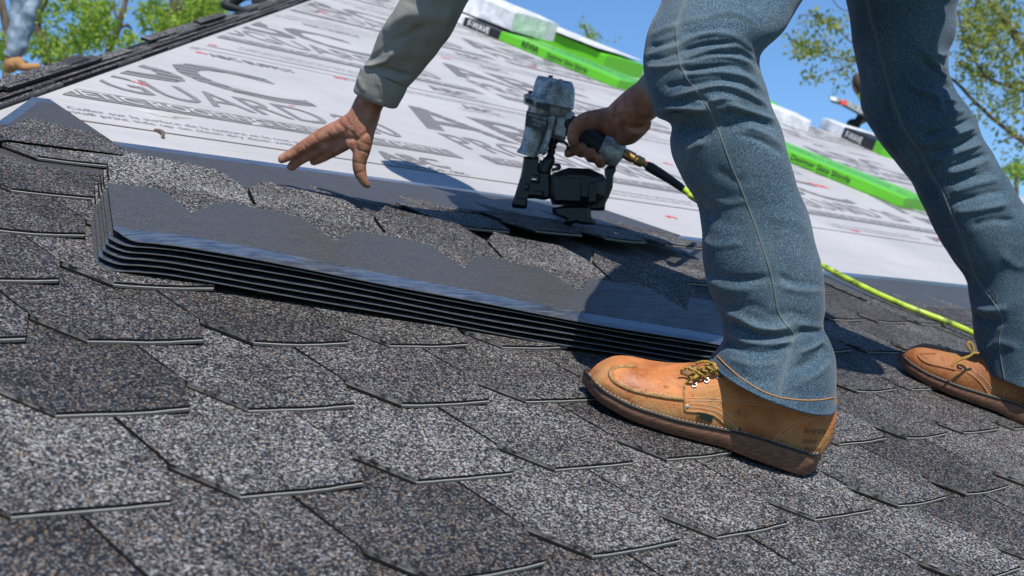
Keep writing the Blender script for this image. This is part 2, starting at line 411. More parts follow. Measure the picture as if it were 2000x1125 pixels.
def text(name, body, org, right, up, size, m_, parent=None, off=.0012, bold=0.0, stripes=0, stretch=1.0, thick=0.0, spacing=1.0, label=None):
    """flat print: org world, right/up unit vectors"""
    cu = bpy.data.curves.new(name, 'FONT'); cu.body = body; cu.size = size; cu.offset = bold*size; cu.extrude = thick; cu.resolution_u = 3
    cu.space_character = spacing
    ob = bpy.data.objects.new('tmp', cu); COL.objects.link(ob)
    dg = bpy.context.evaluated_depsgraph_get(); dg.update()
    me = bpy.data.meshes.new_from_object(ob.evaluated_get(dg)); bpy.data.objects.remove(ob)
    if stripes:
        bm = bmesh.new(); bm.from_mesh(me); ys = [v.co.y for v in bm.verts]; y0, y1 = min(ys), max(ys); hh = (y1-y0)/stripes
        gaps = []
        for i in range(stripes):
            g0 = y0+hh*(i+.84); g1 = y0+hh*(i+1.0); gaps.append((g0, g1))
            for g in (g0, g1):
                bmesh.ops.bisect_plane(bm, geom=bm.verts[:]+bm.edges[:]+bm.faces[:], plane_co=(0, g, 0), plane_no=(0, 1, 0))
        kill = [f for f in bm.faces if any(a < f.calc_center_median().y < b for a, b in gaps)]
        bmesh.ops.delete(bm, geom=kill, context='FACES'); bm.to_mesh(me); bm.free()
    right = np.array(right, float); up = np.array(up, float); n = np.cross(right, up)
    offp = np.array(world_loc(parent)) if parent else np.zeros(3)
    for v in me.vertices:
        p = np.array(org)+right*v.co.x*stretch+up*v.co.y+n*(v.co.z+off)-offp; v.co = Vector(p)
    me.materials.clear(); me.materials.append(m_); me.update()
    o = bpy.data.objects.new(name, me); COL.objects.link(o)
    if parent: o.parent = parent
    if label: o['label'] = label
    return o
# ---------------------------------------------------------------- ground and roof
def f_lawn(nt, b):
    v, _ = coords(nt, False); n = tex(nt, v, 'noise', .8, 6)
    nt.links.new(ramp(nt, n.outputs[0], [(.35, (.03, .06, .012)), (.65, (.07, .12, .03))]), b.inputs['Base Color'])
M_lawn = mat('lawn', rough=.95, fn=f_lawn)
tag(build('ground', [(-600, -600, 0), (600, -600, 0), (600, 600, 0), (-600, 600, 0)], [[0, 1, 2, 3]], M_lawn), kind='structure')
HS, HV = 1.04, 1.044                        # left hip: v = HS*u + HV
U0, V0 = -1.29, -0.30
APEX = (6.30, 7.60)
hD = -0.0165
E0 = G(U0, V0, hD); E1 = G(13.9, V0, hD); AP = G(*APEX, hD)
B0 = np.array([E0[0], 2*AP[1]-E0[1], E0[2]]); B1 = np.array([E1[0], B0[1], E0[2]])
M_deck = mat('roof_deck', (.10, .10, .105), .8)
zz = np.array([0, 0, .16])
roof = tag(build('roof', [E0, E1, AP, B0, B1, E0-zz, E1-zz, B0-zz, B1-zz], [[0, 1, 2], [3, 0, 2], [4, 3, 2], [1, 4, 2], [0, 5, 6, 1], [3, 7, 5, 0], [4, 8, 7, 3], [1, 6, 8, 4], [5, 7, 8, 6]], M_deck), kind='structure')
wc = (E0+B1)/2
v, f = boxv([wc[0], wc[1], 1.75], [(E1[0]-E0[0])/2-.5, 0, 0], [0, (B0[1]-E0[1])/2-.5, 0], [0, 0, 1.76])
build('wall', v, f, mat('beige_siding', (.42, .38, .32), .8), roof)

W = .2165; CH = .034; CV = .066; SL = .042; HT = .385; H0 = .0035
def tab_mesh(seed, ytop=.255, lift=0.0):
    rnd = random.Random(seed); w = W-.0046
    cl, cr = rnd.uniform(-.001, .004), rnd.uniform(0, .0075); mid = rnd.uniform(-.0015, .0005)
    xs = [-w/2, -w/2+CH*.5, -w/2+CH, -w/2+CH+.025, -.03, 0, .03, w/2-CH-.025, w/2-CH, w/2-CH*.5, w/2]
    def yb(x):
        e = w/2-abs(x); return CV*(1-e/CH) if e < CH else 0
    fr = [0, .12, .28, .5, .75, 1]
    V = []; th = .0072
    jit = [rnd.uniform(-.0006, .0006) for _ in xs]
    for k, x in enumerate(xs):
        y0 = yb(x)+jit[k]
        for t in fr:
            y = y0+(ytop-y0)*t; q = max(0, 1-y/.15)
            z = H0-SL*y+lift*(1-y/HT)+q*q*(cl*max(0, -x/(w/2))**1.5+cr*max(0, x/(w/2))**1.5+mid*(1-(x/(w/2))**2))
            V.append((x, y, z))
    n = len(fr); F = []; MI = []; nt_ = len(V)
    for i in range(len(xs)-1):
        for j in range(n-1): F.append([i*n+j, (i+1)*n+j, (i+1)*n+j+1, i*n+j+1]); MI.append(0)
    loop = [j for j in range(n-1, 0, -1)]+[i*n for i in range(len(xs))]+[(len(xs)-1)*n+j for j in range(1, n)]
    lev = [(.0, 0), (-.0030, .0), (-.0031, .0007), (-.0036, -.0001), (-.0041, -.0003), (-th, -.0002)]
    base = len(V); L = len(loop)
    for dz, ins in lev[1:]:
        for q in loop: x, y, z = V[q]; V.append((x*(1-ins*6), y+ins, z+dz))
    prev = loop
    for li in range(len(lev)-1):
        cur = [base+li*L+k for k in range(L)]
        for k in range(L-1):
            a, b = V[loop[k]], V[loop[k+1]]; side = abs(b[0]-a[0]) < 1e-5; ch = abs((b[1]-a[1])) > .2*abs(b[0]-a[0])
            F.append([prev[k], cur[k], cur[k+1], prev[k+1]])
            MI.append(2 if side else ((1, 1, 1, 1, 2)[li]) if ch else {0: 2, 1: 3, 2: 3, 3: 3, 4: 4}[li])  # slit walls and chamfer foot painted dark for gap shade and a shadow line
        prev = cur
    F.append(prev[::-1]); MI.append(2)
    me = bpy.data.meshes.new('shingle'); me.from_pydata(V, [], F)
    for mm in (M_gran, M_edge, M_edge_dark, M_edge_light, M_edge_grey): me.materials.append(mm)
    me.polygons.foreach_set('material_index', MI); me.update(); return me
VAR = [tab_mesh(i) for i in range(8)]
VAR_L = [tab_mesh(30+i, .14, .026) for i in range(3)]; VAR_L1 = tab_mesh(40, .14, .007); VAR_L2 = tab_mesh(41, .14, .017)
VAR_T = [tab_mesh(50+i, .14) for i in range(4)]
def kv(k): return .6874+.168*k
def joint(k): return 1.011-.097*k
def put_tab(me, u, v, h=0, tilt=0, yaw=0):
    o = bpy.data.objects.new('shingle', me); COL.objects.link(o); o.parent = roof
    o.location = Vector(G(u, v, h)); o.rotation_euler = (Matrix.Rotation(TH+tilt, 3, 'X') @ Matrix.Rotation(yaw, 3, 'Z')).to_euler()
    return o
far = MB(); cnt = 0
for k in range(-4, 7):
    vb = kv(k); umax = {6: 2.60, 5: 2.98}.get(k, 5.6)
    j0 = joint(k)
    for mI in range(-10, 30):
        uc = j0+W*(mI+.5)
        if uc+W/2 > umax+.06 or uc-W/2 < (vb-HV)/HS+.02: continue
        P = [pix(G(uc+a, vb+b, 0)) for a in (-W/2, W/2) for b in (0, .17)]
        xs = [p[0] for p in P]; ys = [p[1] for p in P]
        if dep(G(uc, vb, 0)) < .3 or max(xs) < -260 or min(xs) > 2200 or max(ys) < -50 or min(ys) > 1330: continue
        if k == 6: me = (VAR_L1 if uc < 1.76 else VAR_L2 if uc < 1.97 else random.choice(VAR_L)) if uc > 1.545 else random.choice(VAR_T)
        elif k == 5 and uc > 2.3 or (k == 4 and uc > 2.9): me = random.choice(VAR_T)
        else: me = random.choice(VAR)
        put_tab(me, uc, vb+random.uniform(-.0015, .0015), 0, random.uniform(-.004, .003), random.uniform(-.006, .006)); cnt += 1
for uc in (.872, 1.088): put_tab(VAR_T[1], uc, kv(7), .004, -.02)

def sheet_cols(ntab, first=0.0):
    xs = set([0, ntab*W])
    for i in range(ntab+1):
        c = i*W
        for d in (-.002, .002, -.036, .036, .045, .08, .105, .135, .16, -.02, .02): xs.add(round(c+d, 4))
    return sorted(x for x in xs if -1e-6 <= x <= ntab*W+1e-6)
def zig(x):                                 # where the smooth film ends and the granules begin, from the nailing edge
    r = x % W
    P = [(0, .150), (.045, .150), (.080, .052), (.135, .145), (W, .150)]
    for (a, p), (b, q) in zip(P, P[1:]):
        if a <= r <= b: return p+(q-p)*(r-a)/(b-a)
    return .15
def zig2(x):
    r = x % W
    P = [(0, .248), (.045, .246), (.080, .150), (.135, .240), (W, .248)]
    for (a, p), (b, q) in zip(P, P[1:]):
        if a <= r <= b: return p+(q-p)*(r-a)/(b-a)
    return .248
def plan(name, xs, rows, zf, th, mats, rowm, parent, frame, clipx=None, under=M_black_sheet, edge=M_rim):
    """thin sheet: rows = functions t(x) from the nailing edge outwards; frame maps (x, t, z) to world"""
    mb = MB(); n = len(rows); V = []
    for x in xs:
        for r in rows: t = r(x); V.append((x, t, zf(x, t)))
    top = [frame(*p) for p in V]; bot = [frame(p[0], p[1], p[2]-th) for p in V]; NV = len(V)
    F = []; MI = []
    for i in range(len(xs)-1):
        for j in range(n-1):
            q = [i*n+j, i*n+j+1, (i+1)*n+j+1, (i+1)*n+j]
            F.append(q[::-1]); MI.append(rowm[j]); F.append([a+NV for a in q]); MI.append(len(mats))
    loop = [j for j in range(n)]+[i*n+n-1 for i in range(1, len(xs))]+[(len(xs)-1)*n+j for j in range(n-2, -1, -1)]+[i*n for i in range(len(xs)-2, 0, -1)]
    for a, b in zip(loop, loop[1:]+loop[:1]): F.append([a, b, b+NV, a+NV]); MI.append(len(mats)+1)
    return build(name, top+bot, F, list(mats)+[under, edge], parent, MI)

# headlaps of the courses whose upper part still lies open
def headlap(k, ua, ub, lift=0.0):
    vb = kv(k); off = (joint(k)-ua) % W; xs = sorted(x for x in {round(off+W*i_+d_, 4) for i_ in range(-1, 12) for d_ in (0, .02, .045, .062, .08, .108, .135, .17)} if 0 < x < ub-ua-.002); xs = [0]+xs+[ub-ua]
    def frame(x, t, z): return G(ua+x, vb+HT-t, z)
    def zf(x, t):
        y = HT-t; return H0-SL*y+.0006+lift*min(1, x/.42)*(1-y/HT)+.0010*math.sin(x*9+k)*(1-y/HT)
    rows = [lambda x: 0.0, lambda x: .032, lambda x: .034, lambda x: .12, lambda x: min(zig2(x-off), .262), lambda x: .2635]
    return plan('headlap_sheet', xs, rows, zf, .0028, [M_strip, M_head, M_gran], [0, 1, 1, 1, 2], roof, frame, edge=M_edge)
headlap(6, .70, 1.5435); headlap(6, 1.5465, 2.629, .026)
headlap(5, 2.20, 3.03); headlap(4, 3.04, 4.08); headlap(4, 4.083, 5.16)
# the cut end piece of the top course beside the hip
def fr7(x, t, z): return G(x, t, z)
zf7 = lambda x, t: .0085-.02*(t-1.863)+.022*max(0, t-2.0)*max(0, (x-1.0))*4
cut = lambda x: min(2.25, 2.045+(x-1.035)*1.32)
xs7 = [.80, .9, 1.0, 1.035, 1.07, 1.11, 1.15, 1.19, 1.223]
rows7 = [lambda x: max(0, 2.25-min(cut(x), HS*x+HV-.012))]
v7 = []; f7 = []; mi7 = []
for x in xs7:
    top_ = min(cut(x), HS*x+HV-.012)
    for t in (top_, top_-.026, min(2.075-.02*math.sin((x-.9)*25), top_-.04), 2.0, 1.93, 1.868+.16): v7.append((x, min(t, top_)))
nn = 6
for i in range(len(xs7)-1):
    for j in range(nn-1):
        f7.append([i*nn+j, i*nn+j+1, (i+1)*nn+j+1, (i+1)*nn+j]); mi7.append([0, 1, 2, 2, 2][j])
T7 = [G(a, b, zf7(a, b)) for a, b in v7]; B7 = [G(a, b, zf7(a, b)-.003) for a, b in v7]; n7 = len(v7)
lp = [j for j in range(nn)]+[i*nn+nn-1 for i in range(1, len(xs7))]+[(len(xs7)-1)*nn+j for j in range(nn-2, -1, -1)]+[i*nn for i in range(len(xs7)-2, 0, -1)]
build('headlap_sheet', T7+B7, f7+[[a+n7 for a in q][::-1] for q in f7]+[[a, b, b+n7, a+n7] for a, b in zip(lp, lp[1:]+lp[:1])], [M_strip, M_head, M_gran, M_edge_dark], roof, mi7+[3]*len(f7)+[3]*len(lp))

# underlayment: a sheet with its print
def hipv(u): return HS*u+HV
tri = [G((1.30-HV)/HS, 1.30, hD+.002), G(12.3, 1.30, hD+.002), G(APEX[0], APEX[1]-.02, hD+.002)]
und = tag(build('underlayment', tri, [[0, 1, 2]], M_under), kind='structure')
RU, UPV = GD((1, 0, 0)), GD((0, 1, 0))
def clip_hip(o):
    bm = bmesh.new(); bm.from_mesh(o.data)
    if len(bm.verts):
        p = G(1.0, hipv(1.0)-.03, 0); d = GD((1, HS, 0)); nrm = np.cross(d, GD((0, 0, 1)))
        bmesh.ops.bisect_plane(bm, geom=bm.verts[:]+bm.edges[:]+bm.faces[:], plane_co=Vector(p), plane_no=Vector(-nrm), clear_outer=True)
    bm.to_mesh(o.data); bm.free()
    if not len(o.data.polygons): bpy.data.objects.remove(o)
hT = hD+.0022
def utext(s, u, v, size, wd=None, m_=M_ink, bold=.0, stripes=0, off=.0012, name='printed_lettering'):
    o = text(name, s, G(u, v, hT), RU, UPV, size, m_, und, off, bold, stripes, 1.0)
    ul = [toloc(q.co)[0] for q in o.data.vertices]; w0 = max(ul)-min(ul)
    if wd:
        k = wd/w0; g0 = G(u, v, hT)
        for q in o.data.vertices:
            dlt = (np.array(q.co)-g0)@RU; q.co = Vector(np.array(q.co)+RU*dlt*(k-1))
    clip_hip(o)
def uquad(u, v, w_, h_, m_, off=.0012, name='printed_band', skew=0):
    o = build(name, [G(u, v, hT+off), G(u+w_, v+skew, hT+off), G(u+w_, v+skew+h_, hT+off), G(u, v+h_, hT+off)], [[0, 1, 2, 3]], m_, und)
    clip_hip(o)
for j in range(5):
    vv = 2.385+1.08*j; sh = 1.10*j % 1.42
    for n_ in range(-1, 6):
        bu = 1.13+sh+1.42*n_
        if bu+1.3 < (vv-HV)/HS or bu > 13.9-vv-.9 or bu > 8 or bu < -1: continue
        if pix(G(bu, vv, 0))[0] > 2100: continue
        uquad(bu, vv, 1.30, .072, M_ink)
        utext('SYNTHETIC ROOFING UNDERLAYMENT', bu+.02, vv+.013, .066, 1.25, M_under, .02, off=.0026)
        utext('PROGUARD 20', bu+.0, vv+.125, .20, 1.20, M_ink, .0)
        utext('ABC', bu+.02, vv+.305, .40, 1.05, M_ink, .012, 8)
        utext('ABC', bu+.93, vv-.125, .095, .22, M_ink, .03, 4); utext('Supply Co., Inc.', bu+.93, vv-.165, .036, .24, M_ink, .01)
        utext('Coller sur la surface de la toiture et le toit pente', bu+.15, vv-.105, .026, .60); utext('Install print side up on clean dry deck with cap nails', bu+.12, vv-.135, .026, .66)
        utext('ABC', bu+.55, vv+.72, .075, .17, M_ink, .02, 4); utext('Supply Co., Inc.', bu+.50, vv+.685, .03, .22)
        utext('ABC SUPPLY', bu+1.0, vv+.74, .06, .30, M_ink, .02)
        utext('Synthetic roofing underlayment  -  Membrane de toit', bu+.1, vv+.80, .03, .9)
    if j < 5:
        a = (vv-.185-HV)/HS+.06
        uquad(a, vv-.185, 12.0-vv-a, .006, M_brown, .0008, 'lap_line')
        uquad(a+.9, vv+.83, 9.5-vv-a, .004, M_brown, .0008, 'lap_line')
for (x, y, s) in [(385, 103, 1), (410, 88, .8), (655, 152, 1.2), (262, 162, .9), (275, 166, .7), (620, 23, 1), (1060, 103, 1.5), (865, 113, 1), (1592, 363, 2), (1648, 324, 1), (1840, 470, 2), (1305, 425, 1.2), (1300, 320, 1), (1255, 315, 1), (1668, 452, 1), (1035, 130, 1), (565, 207, .6)]:
    u, v = onroof(x, y, hT); sz = .0045*s*dep(G(u, v, 0))/2.2*1.4
    for q in range(3): uquad(u+q*sz*1.2, v+random.uniform(-.3, .3)*sz, sz, sz*1.1, M_red, .0015, 'red_mark', random.uniform(-.2, .4)*sz)
mbw = MB()                                  # tears and puckers in the sheet
for (a, b, r) in [((252, 212), (345, 233), .006), ((300, 226), (375, 232), .005), ((490, 243), (515, 246), .006), ((640, 285), (690, 290), .003)]:
    p = G(*onroof(*a, hT), hT); q = G(*onroof(*b, hT), hT)
    v_, f_ = tube([p, p*.6+q*.4, p*.3+q*.7, q], [.001, r, r*.8, .0008], 8, 12); mbw.add(v_, f_)
mbw.go('pucker', M_under, und, True)
p = G(*onroof(303, 255, hT), hT); q = G(*onroof(318, 271, hT), hT)
v_, f_ = tube([p, (p+q)/2+GD((.006, 0, .006)), q], .004, 6, 8)
tag(build('twig', v_, f_, M_brown), 'short dark twig lying on the white underlayment near the stack', 'twig')

# shingles of the next roof face, ending over the hip
hdir = np.array([1, HS, 0])/math.hypot(1, HS); hl = np.array([-HS, 1, 0])/math.hypot(1, HS)
def hip_piece(a, L, row, w_, dz):
    c0 = np.array([.30, hipv(.30), 0])
    m0 = c0+hdir*a; far_ = 1+.03*a
    base = m0+hl*(.002+.0085*row)*far_
    z0 = hD+.003+(.0058*row)*far_+dz
    ax, lx, nz = GD(hdir), GD(hl), GD(np.array([0, 0, 1.]))
    o0 = G(*base[:2], z0); V = []
    for dd in (0, w_):
        for aa in (0, L):
            for tt in (0, .0065): V.append(o0+lx*dd+ax*aa+nz*tt)
    return V, [[0, 1, 3, 2], [4, 6, 7, 5], [0, 4, 5, 1], [2, 3, 7, 6], [1, 5, 7, 3], [0, 2, 6, 4]]
M_hipm = [M_gran, M_edge, M_edge_dark, mat('hip_grey', (.10, .10, .105), .7)]
rr = random.Random(5)
for row in range(4):
    a = rr.uniform(0, .15)
    while a < 9.0:
        L = rr.choice([.11, .17, .2165, .2165, .3])*(1+.12*a)
        if rr.random() < .9 or row < 2:
            v_, f_ = hip_piece(a, L-.004, row, .024, rr.uniform(-.002, .005)*(1+.1*a)*(row > 1))
            build('hip_shingle', v_, f_, [M_hipm[0], M_hipm[rr.choice([1, 2, 2, 3])]], roof, [1, 1, 1, 1, 0, 1])
        a += L
v_, f_ = [], []
for a in np.linspace(0, 9.0, 20):
    m0 = np.array([.30, hipv(.30), 0])+hdir*a; fa = 1+.03*a
    for l_, z_ in ((-.004, hD+.001), (.002, hD+.003), (.03*fa, hD+.008*fa), (.22*fa, hD-.12)): b_ = m0+hl*l_; v_.append(G(b_[0], b_[1], z_))
for i in range(19):
    for j in range(3): f_.append([i*4+j, i*4+j+1, i*4+j+5, i*4+j+4])
build('hip_batten', v_, f_, M_edge_dark, roof)

# ---------------------------------------------------------------- the loose stack of shingle sheets
SO = np.array([.886, 1.398]); SE1 = np.array([.951, -.309]); SE2 = np.array([.309, .951])
SHT = .42
names = ['bottom', 'second from the bottom', 'third from the bottom', 'third from the top', 'second from the top', 'topmost']
def corner(x): return .035*max(0, 1-x/.03)**2
for i in range(6):
    z0 = .0085+.0090*i; ds = (-.012, -.009, -.006, -.004, -.003, 0)[i]; dt = (.003, .0025, .002, .003, .0015, 0)[i]
    def P3(x, t, z, ds=ds, dt=dt): p = SO+SE1*(x+ds+.14*t)+SE2*(t+dt); return G(p[0], p[1], z)
    base = P3(0, 0, z0)
    sh = empty('shingle_sheet', base, f'{names[i]} dark slate look shingle sheet in the loose stack on the roof', 'shingle', 'shingle sheets in the loose stack')
    def zf(x, t, z0=z0, i=i): return z0+.0022*math.sin(x*6.2+.5)+.0007*math.sin(x*17+i)-.010*max(0, 1-x/.10)**2*(1 if i < 5 else .6)-.0035*max(0, 1-t/.02)*(i == 5)
    xs = sorted({0, .006, .012, .02, .03, 5*W} | {round(.029+W*i_+d_, 4) for i_ in range(-1, 5) for d_ in (0, .02, .045, .062, .08, .108, .135, .17) if 0 < .029+W*i_+d_ < 5*W-.002})
    rows = [corner, lambda x: max(.012, corner(x)+.004), lambda x: .036+corner(x)*.3, lambda x: .040+corner(x)*.3, lambda x: (zig2(x-.029)-.04)*.5+.04, lambda x: zig2(x-.029), lambda x: .262]
    plan('headlap', xs, rows, zf, .0013, [M_strip, M_head, M_gran2], [0, 0, 1, 1, 1, 2], sh, P3)
    for j in range(5):
        c = W*(j+.5); a, b = c-W/2+.0035, c+W/2-.0035
        xs2 = [a, a+CH*.5, a+CH, (a+b)/2-.03, (a+b)/2, (a+b)/2+.03, b-CH, b-CH*.5, b]
        end = lambda x, a=a, b=b: SHT-CV*max(0, 1-min(x-a, b-x)/CH)
        cl = random.uniform(.001, .006)
        zf2 = lambda x, t, zf=zf, cl=cl, a=a: zf(x, t)+.5*cl*max(0, (t-.3)/.12)**2+cl*max(0, (t-.3)/.12)**2*max(0, 1-(x-a)/.06)
        plan('tab', xs2, [lambda x: .262, lambda x, e=end: .262+(e(x)-.262)*.35, lambda x, e=end: .262+(e(x)-.262)*.7, end], zf2, .0065, [M_gran2], [0, 0, 0], sh, P3, edge=M_edge_dark)

# ---------------------------------------------------------------- wrapped bundles on the underlayment
def bundle(u, v, du, dv, L, Wd, Hh, label, segs, z=0.0, group='wrapped shingle bundles on the roof', name='shingle_bundle', texts=()):
    """u, v: near low corner (roof axes); (du, dv) points up along its length; width goes to +u"""
    d = np.array([du, dv, 0]); d /= np.linalg.norm(d); wv = np.array([d[1], -d[0], 0])
    o0 = np.array([u, v, hD+.002+z]); root = empty(name, G(*o0), label, 'bundle', group)
    def q(a, b, c): p = o0+d*a+wv*b; return G(p[0], p[1], p[2]+c)
    NX, a = 0, 0
    for (nm, frac, m_) in segs:
        b = a+L*frac; V = []; K = 10; S = 6
        for s in range(S):
            x = a+(b-a)*s/(S-1)
            for (yy, hh) in [(0, 0), (-.004, .006), (-.003, Hh*.92), (.002, Hh*.99), (.03, Hh), (Wd*.5, Hh*1.02), (Wd-.03, Hh), (Wd-.002, Hh*.97), (Wd, .01), (Wd-.01, 0)]:
                edge_ = min(x, L-x); sq = min(1, .88+edge_*3)
                V.append(q(x, Wd/2+(yy-Wd/2)*(.97+.03*sq)+.003*math.sin(x*23+yy*9), hh*sq*(1+.03*math.sin(x*31+yy*17))))
        build(nm, V, gridfaces(S, K), m_, root); a = b
    RD, UD = GD(-d), GD((0, 0, 1))
    for (s, at_, hgt, size, m_, face) in texts:
        if face == 'side': text('printed_lettering', s, q(at_, -.0085, hgt), RD, UD, size, m_, root, .002, .02)
        else: text('printed_lettering', s, q(at_, hgt, Hh*1.05), RD, GD(wv), size, m_, root, .004, .01)
    return root
G3 = [('green_wrap', .60, M_green), ('black_end_label', .20, M_blackprint), ('white_wrap', .20, M_wrap)]
bundle(5.616, 4.593, -.06, 1, 1.5, .42, .054, 'long green wrapped bundle with black end label under the white package', G3,
       texts=[('REVIA', .72, .018, .050, M_blackprint, 'side'), ('Designer Slate Shingle', .52, .018, .034, M_blackprint, 'side'), ('F-WAVE', 1.16, .012, .050, M_whiteprint, 'side'), ('REVIA DESIGNER SLATE', .86, .15, .09, M_green2, 'top'), ('SYNTHETIC SHINGLE', .7, .28, .07, M_green2, 'top')])
bundle(5.58, 2.79, -.10, 1, 1.3, .40, .054, 'green wrapped bundle seen between the two jeans legs', [('green_wrap', .75, M_green), ('black_end_label', .25, M_blackprint)],
       texts=[('REVIA', .79, .018, .050, M_blackprint, 'side'), ('Designer Slate Shingle', .59, .018, .036, M_blackprint, 'side'), ('SEVEN ZERO DESIGNER SLATE', .93, .13, .075, M_green2, 'top')])
bundle(8.32, 4.45, .35, .62, .9, .40, .08, 'white bundle with black end label just behind the right leg', [('green_wrap', .12, M_green), ('black_end_label', .5, M_blackprint), ('white_wrap', .38, M_wrap)], texts=[('F-WAVE', .50, .014, .065, M_whiteprint, 'side')])
bundle(7.75, 4.70, -.62, .55, .8, .42, .09, 'grey wrapped bundle with a green edge near the roof skyline', [('grey_wrap', 1, M_wrap)])
bundle(7.9, 5.05, -.6, .6, .9, .42, .10, 'green bundle lying behind the grey wrapped one', [('green_wrap', 1, M_green)])
bundle(6.75, 2.05, -.2, 1, 1.1, .42, .09, 'green bundle at the far right edge behind the right leg', [('green_wrap', 1, M_green)])
bundle(6.35, 5.35, -.06, 1, .9, .42, .10, 'flat white topped bundle with green side behind the white package', [('green_wrap', .9, M_green), ('white_wrap', .1, M_wrap)])
build('wrapper_flap', [G(6.32, 5.40, hD+.118), G(6.77, 5.42, hD+.112), G(6.72, 6.2, hD+.122), G(6.27, 6.2, hD+.118), G(6.32, 5.40, hD+.114), G(6.77, 5.42, hD+.108), G(6.72, 6.2, hD+.118), G(6.27, 6.2, hD+.114)], [[0, 1, 2, 3], [7, 6, 5, 4], [0, 4, 5, 1], [1, 5, 6, 2], [2, 6, 7, 3], [3, 7, 4, 0]], M_wrap, [o for o in bpy.data.objects if o.get('label', '').startswith('flat white topped')][0])
bundle(5.66, 5.52, -.05, 1, .8, .40, .125, 'big white package stacked on the end of the long green bundle', [('white_wrap', 1, M_wrap)], z=.066)
bundle(5.45, 5.95, -.1, 1, .6, .35, .20, 'white crumpled package beyond the long green bundle', [('white_wrap', 1, M_wrap)], z=.0)
# ---------------------------------------------------------------- the roofer
man = empty('person', G(1.62, .80, 0), 'man in blue jeans bending over the roof with a nail gun in his right hand', 'person')
def bv(V, F): return BVHTree.FromPolygons([Vector(p) for p in V], F)
body = MB()
def chain(l, K=14, M=None):
    v, f = pxtube([(x, y, r, d) for x, y, r, d in l], 2, K, M or len(l)*5); body.add(v, f)
# left hand, reaching for the sheet
chain([(790, 95, 26, 2.31), (752, 155, 26, 2.34), (722, 200, 28, 2.37), (713, 222, 30, 2.38), (704, 243, 32, 2.385), (694, 260, 30, 2.39)])
chain([(706, 232, 26, 2.385), (670, 249, 19, 2.39), (634, 264, 16.5, 2.40), (602, 281, 13, 2.405), (575, 298, 11.5, 2.41), (552, 310, 9.5, 2.41), (547, 312, 8, 2.412)])
chain([(702, 240, 24, 2.39), (660, 266, 19, 2.405), (628, 287, 15, 2.415), (604, 300, 13, 2.42), (583, 313, 11.5, 2.43), (569, 326, 9.5, 2.435), (566, 331, 7.5, 2.437)])
chain([(702, 252, 24, 2.39), (672, 277, 18, 2.405), (648, 294, 14, 2.42), (628, 306, 12, 2.43), (611, 315, 9.5, 2.44), (607, 317, 7.5, 2.44)])
chain([(695, 262, 20, 2.42), (668, 283, 13, 2.45), (645, 298, 10, 2.47), (628, 310, 8, 2.475)])
chain([(713, 238, 23, 2.375), (710, 266, 20.5, 2.375), (707, 292, 17.5, 2.38), (702, 315, 14.5, 2.385), (703, 335, 13, 2.39), (710, 352, 10, 2.395), (718, 364, 6.5, 2.40), (719.5, 367.5, 4, 2.40)])
chain([(700, 250, 26, 2.385), (690, 280, 19, 2.385), (682, 290, 12, 2.385)])
# right hand round the handle of the gun
chain([(1330, 110, 40, 2.58), (1278, 180, 39, 2.66), (1243, 209, 39, 2.71), (1214, 231, 35, 2.77), (1196, 243, 28, 2.81)])
chain([(1245, 235, 30, 2.72), (1228, 258, 25, 2.77), (1212, 268, 18, 2.80)])
chain([(1200, 232, 26, 2.79), (1168, 233, 20, 2.785), (1142, 237, 17.5, 2.78), (1125, 250, 15, 2.785), (1119, 268, 12, 2.79), (1121, 283, 9.5, 2.80), (1121.5, 286, 7, 2.80)])
chain([(1190, 240, 26, 2.86), (1150, 252, 20, 2.91), (1128, 272, 13, 2.92), (1121, 291, 11, 2.87), (1110, 299, 9.5, 2.85), (1105, 299, 7.5, 2.845)])
chain([(1190, 250, 24, 2.88), (1150, 266, 15, 2.92), (1138, 292, 12.5, 2.90), (1134, 295, 12.5, 2.84), (1135, 286, 11.5, 2.813), (1136, 281, 8, 2.81)])
chain([(1195, 255, 24, 2.88), (1168, 278, 14, 2.92), (1158, 302, 12, 2.90), (1154, 306, 12, 2.84), (1153, 296, 11.5, 2.813), (1153, 290, 8, 2.81)])
chain([(1205, 262, 22, 2.88), (1186, 290, 12, 2.92), (1176, 315, 10.5, 2.90), (1172, 318, 10.5, 2.845), (1170, 309, 9.5, 2.82), (1169, 303, 7, 2.815)])
# arms, trunk and head above the picture
chain([(790, 95, 28, 2.31), (850, 5, 34, 2.27), (905, -90, 42, 2.20)])
chain([(1330, 110, 34, 2.60), (1385, 40, 36, 2.68), (1360, -20, 40, 2.66)])
def lchain(l, mb, K=24, dr=0.0):
    v, f = tube([G(a, b, c) for a, b, c, r in l], [r+dr for a, b, c, r in l], K, len(l)*6); mb.add(v, f)
TORSO = [(1.94, 1.08, 1.02, .14), (1.86, 1.24, 1.0, .15), (1.78, 1.44, .92, .17), (1.78, 1.64, .84, .17), (1.80, 1.80, .80, .10)]
lchain([(1.53, 1.66, .50, .04), (1.56, 1.64, .62, .045), (1.62, 1.62, .78, .055)], body); lchain([(2.20, 1.655, .54, .04), (2.12, 1.70, .64, .045), (2.02, 1.80, .79, .055)], body)
lchain(TORSO, body); lchain([(1.80, 1.78, .80, .07), (1.80, 1.88, .78, .055), (1.80, 1.94, .77, .08), (1.81, 2.02, .76, .10), (1.82, 2.10, .75, .075)], body)
lchain([(1.62, 1.60, .80, .07), (1.80, 1.70, .84, .10), (2.02, 1.82, .80, .07)], body)
lchain([(1.81, 2.06, .68, .016), (1.81, 2.05, .64, .012)], body, 10)
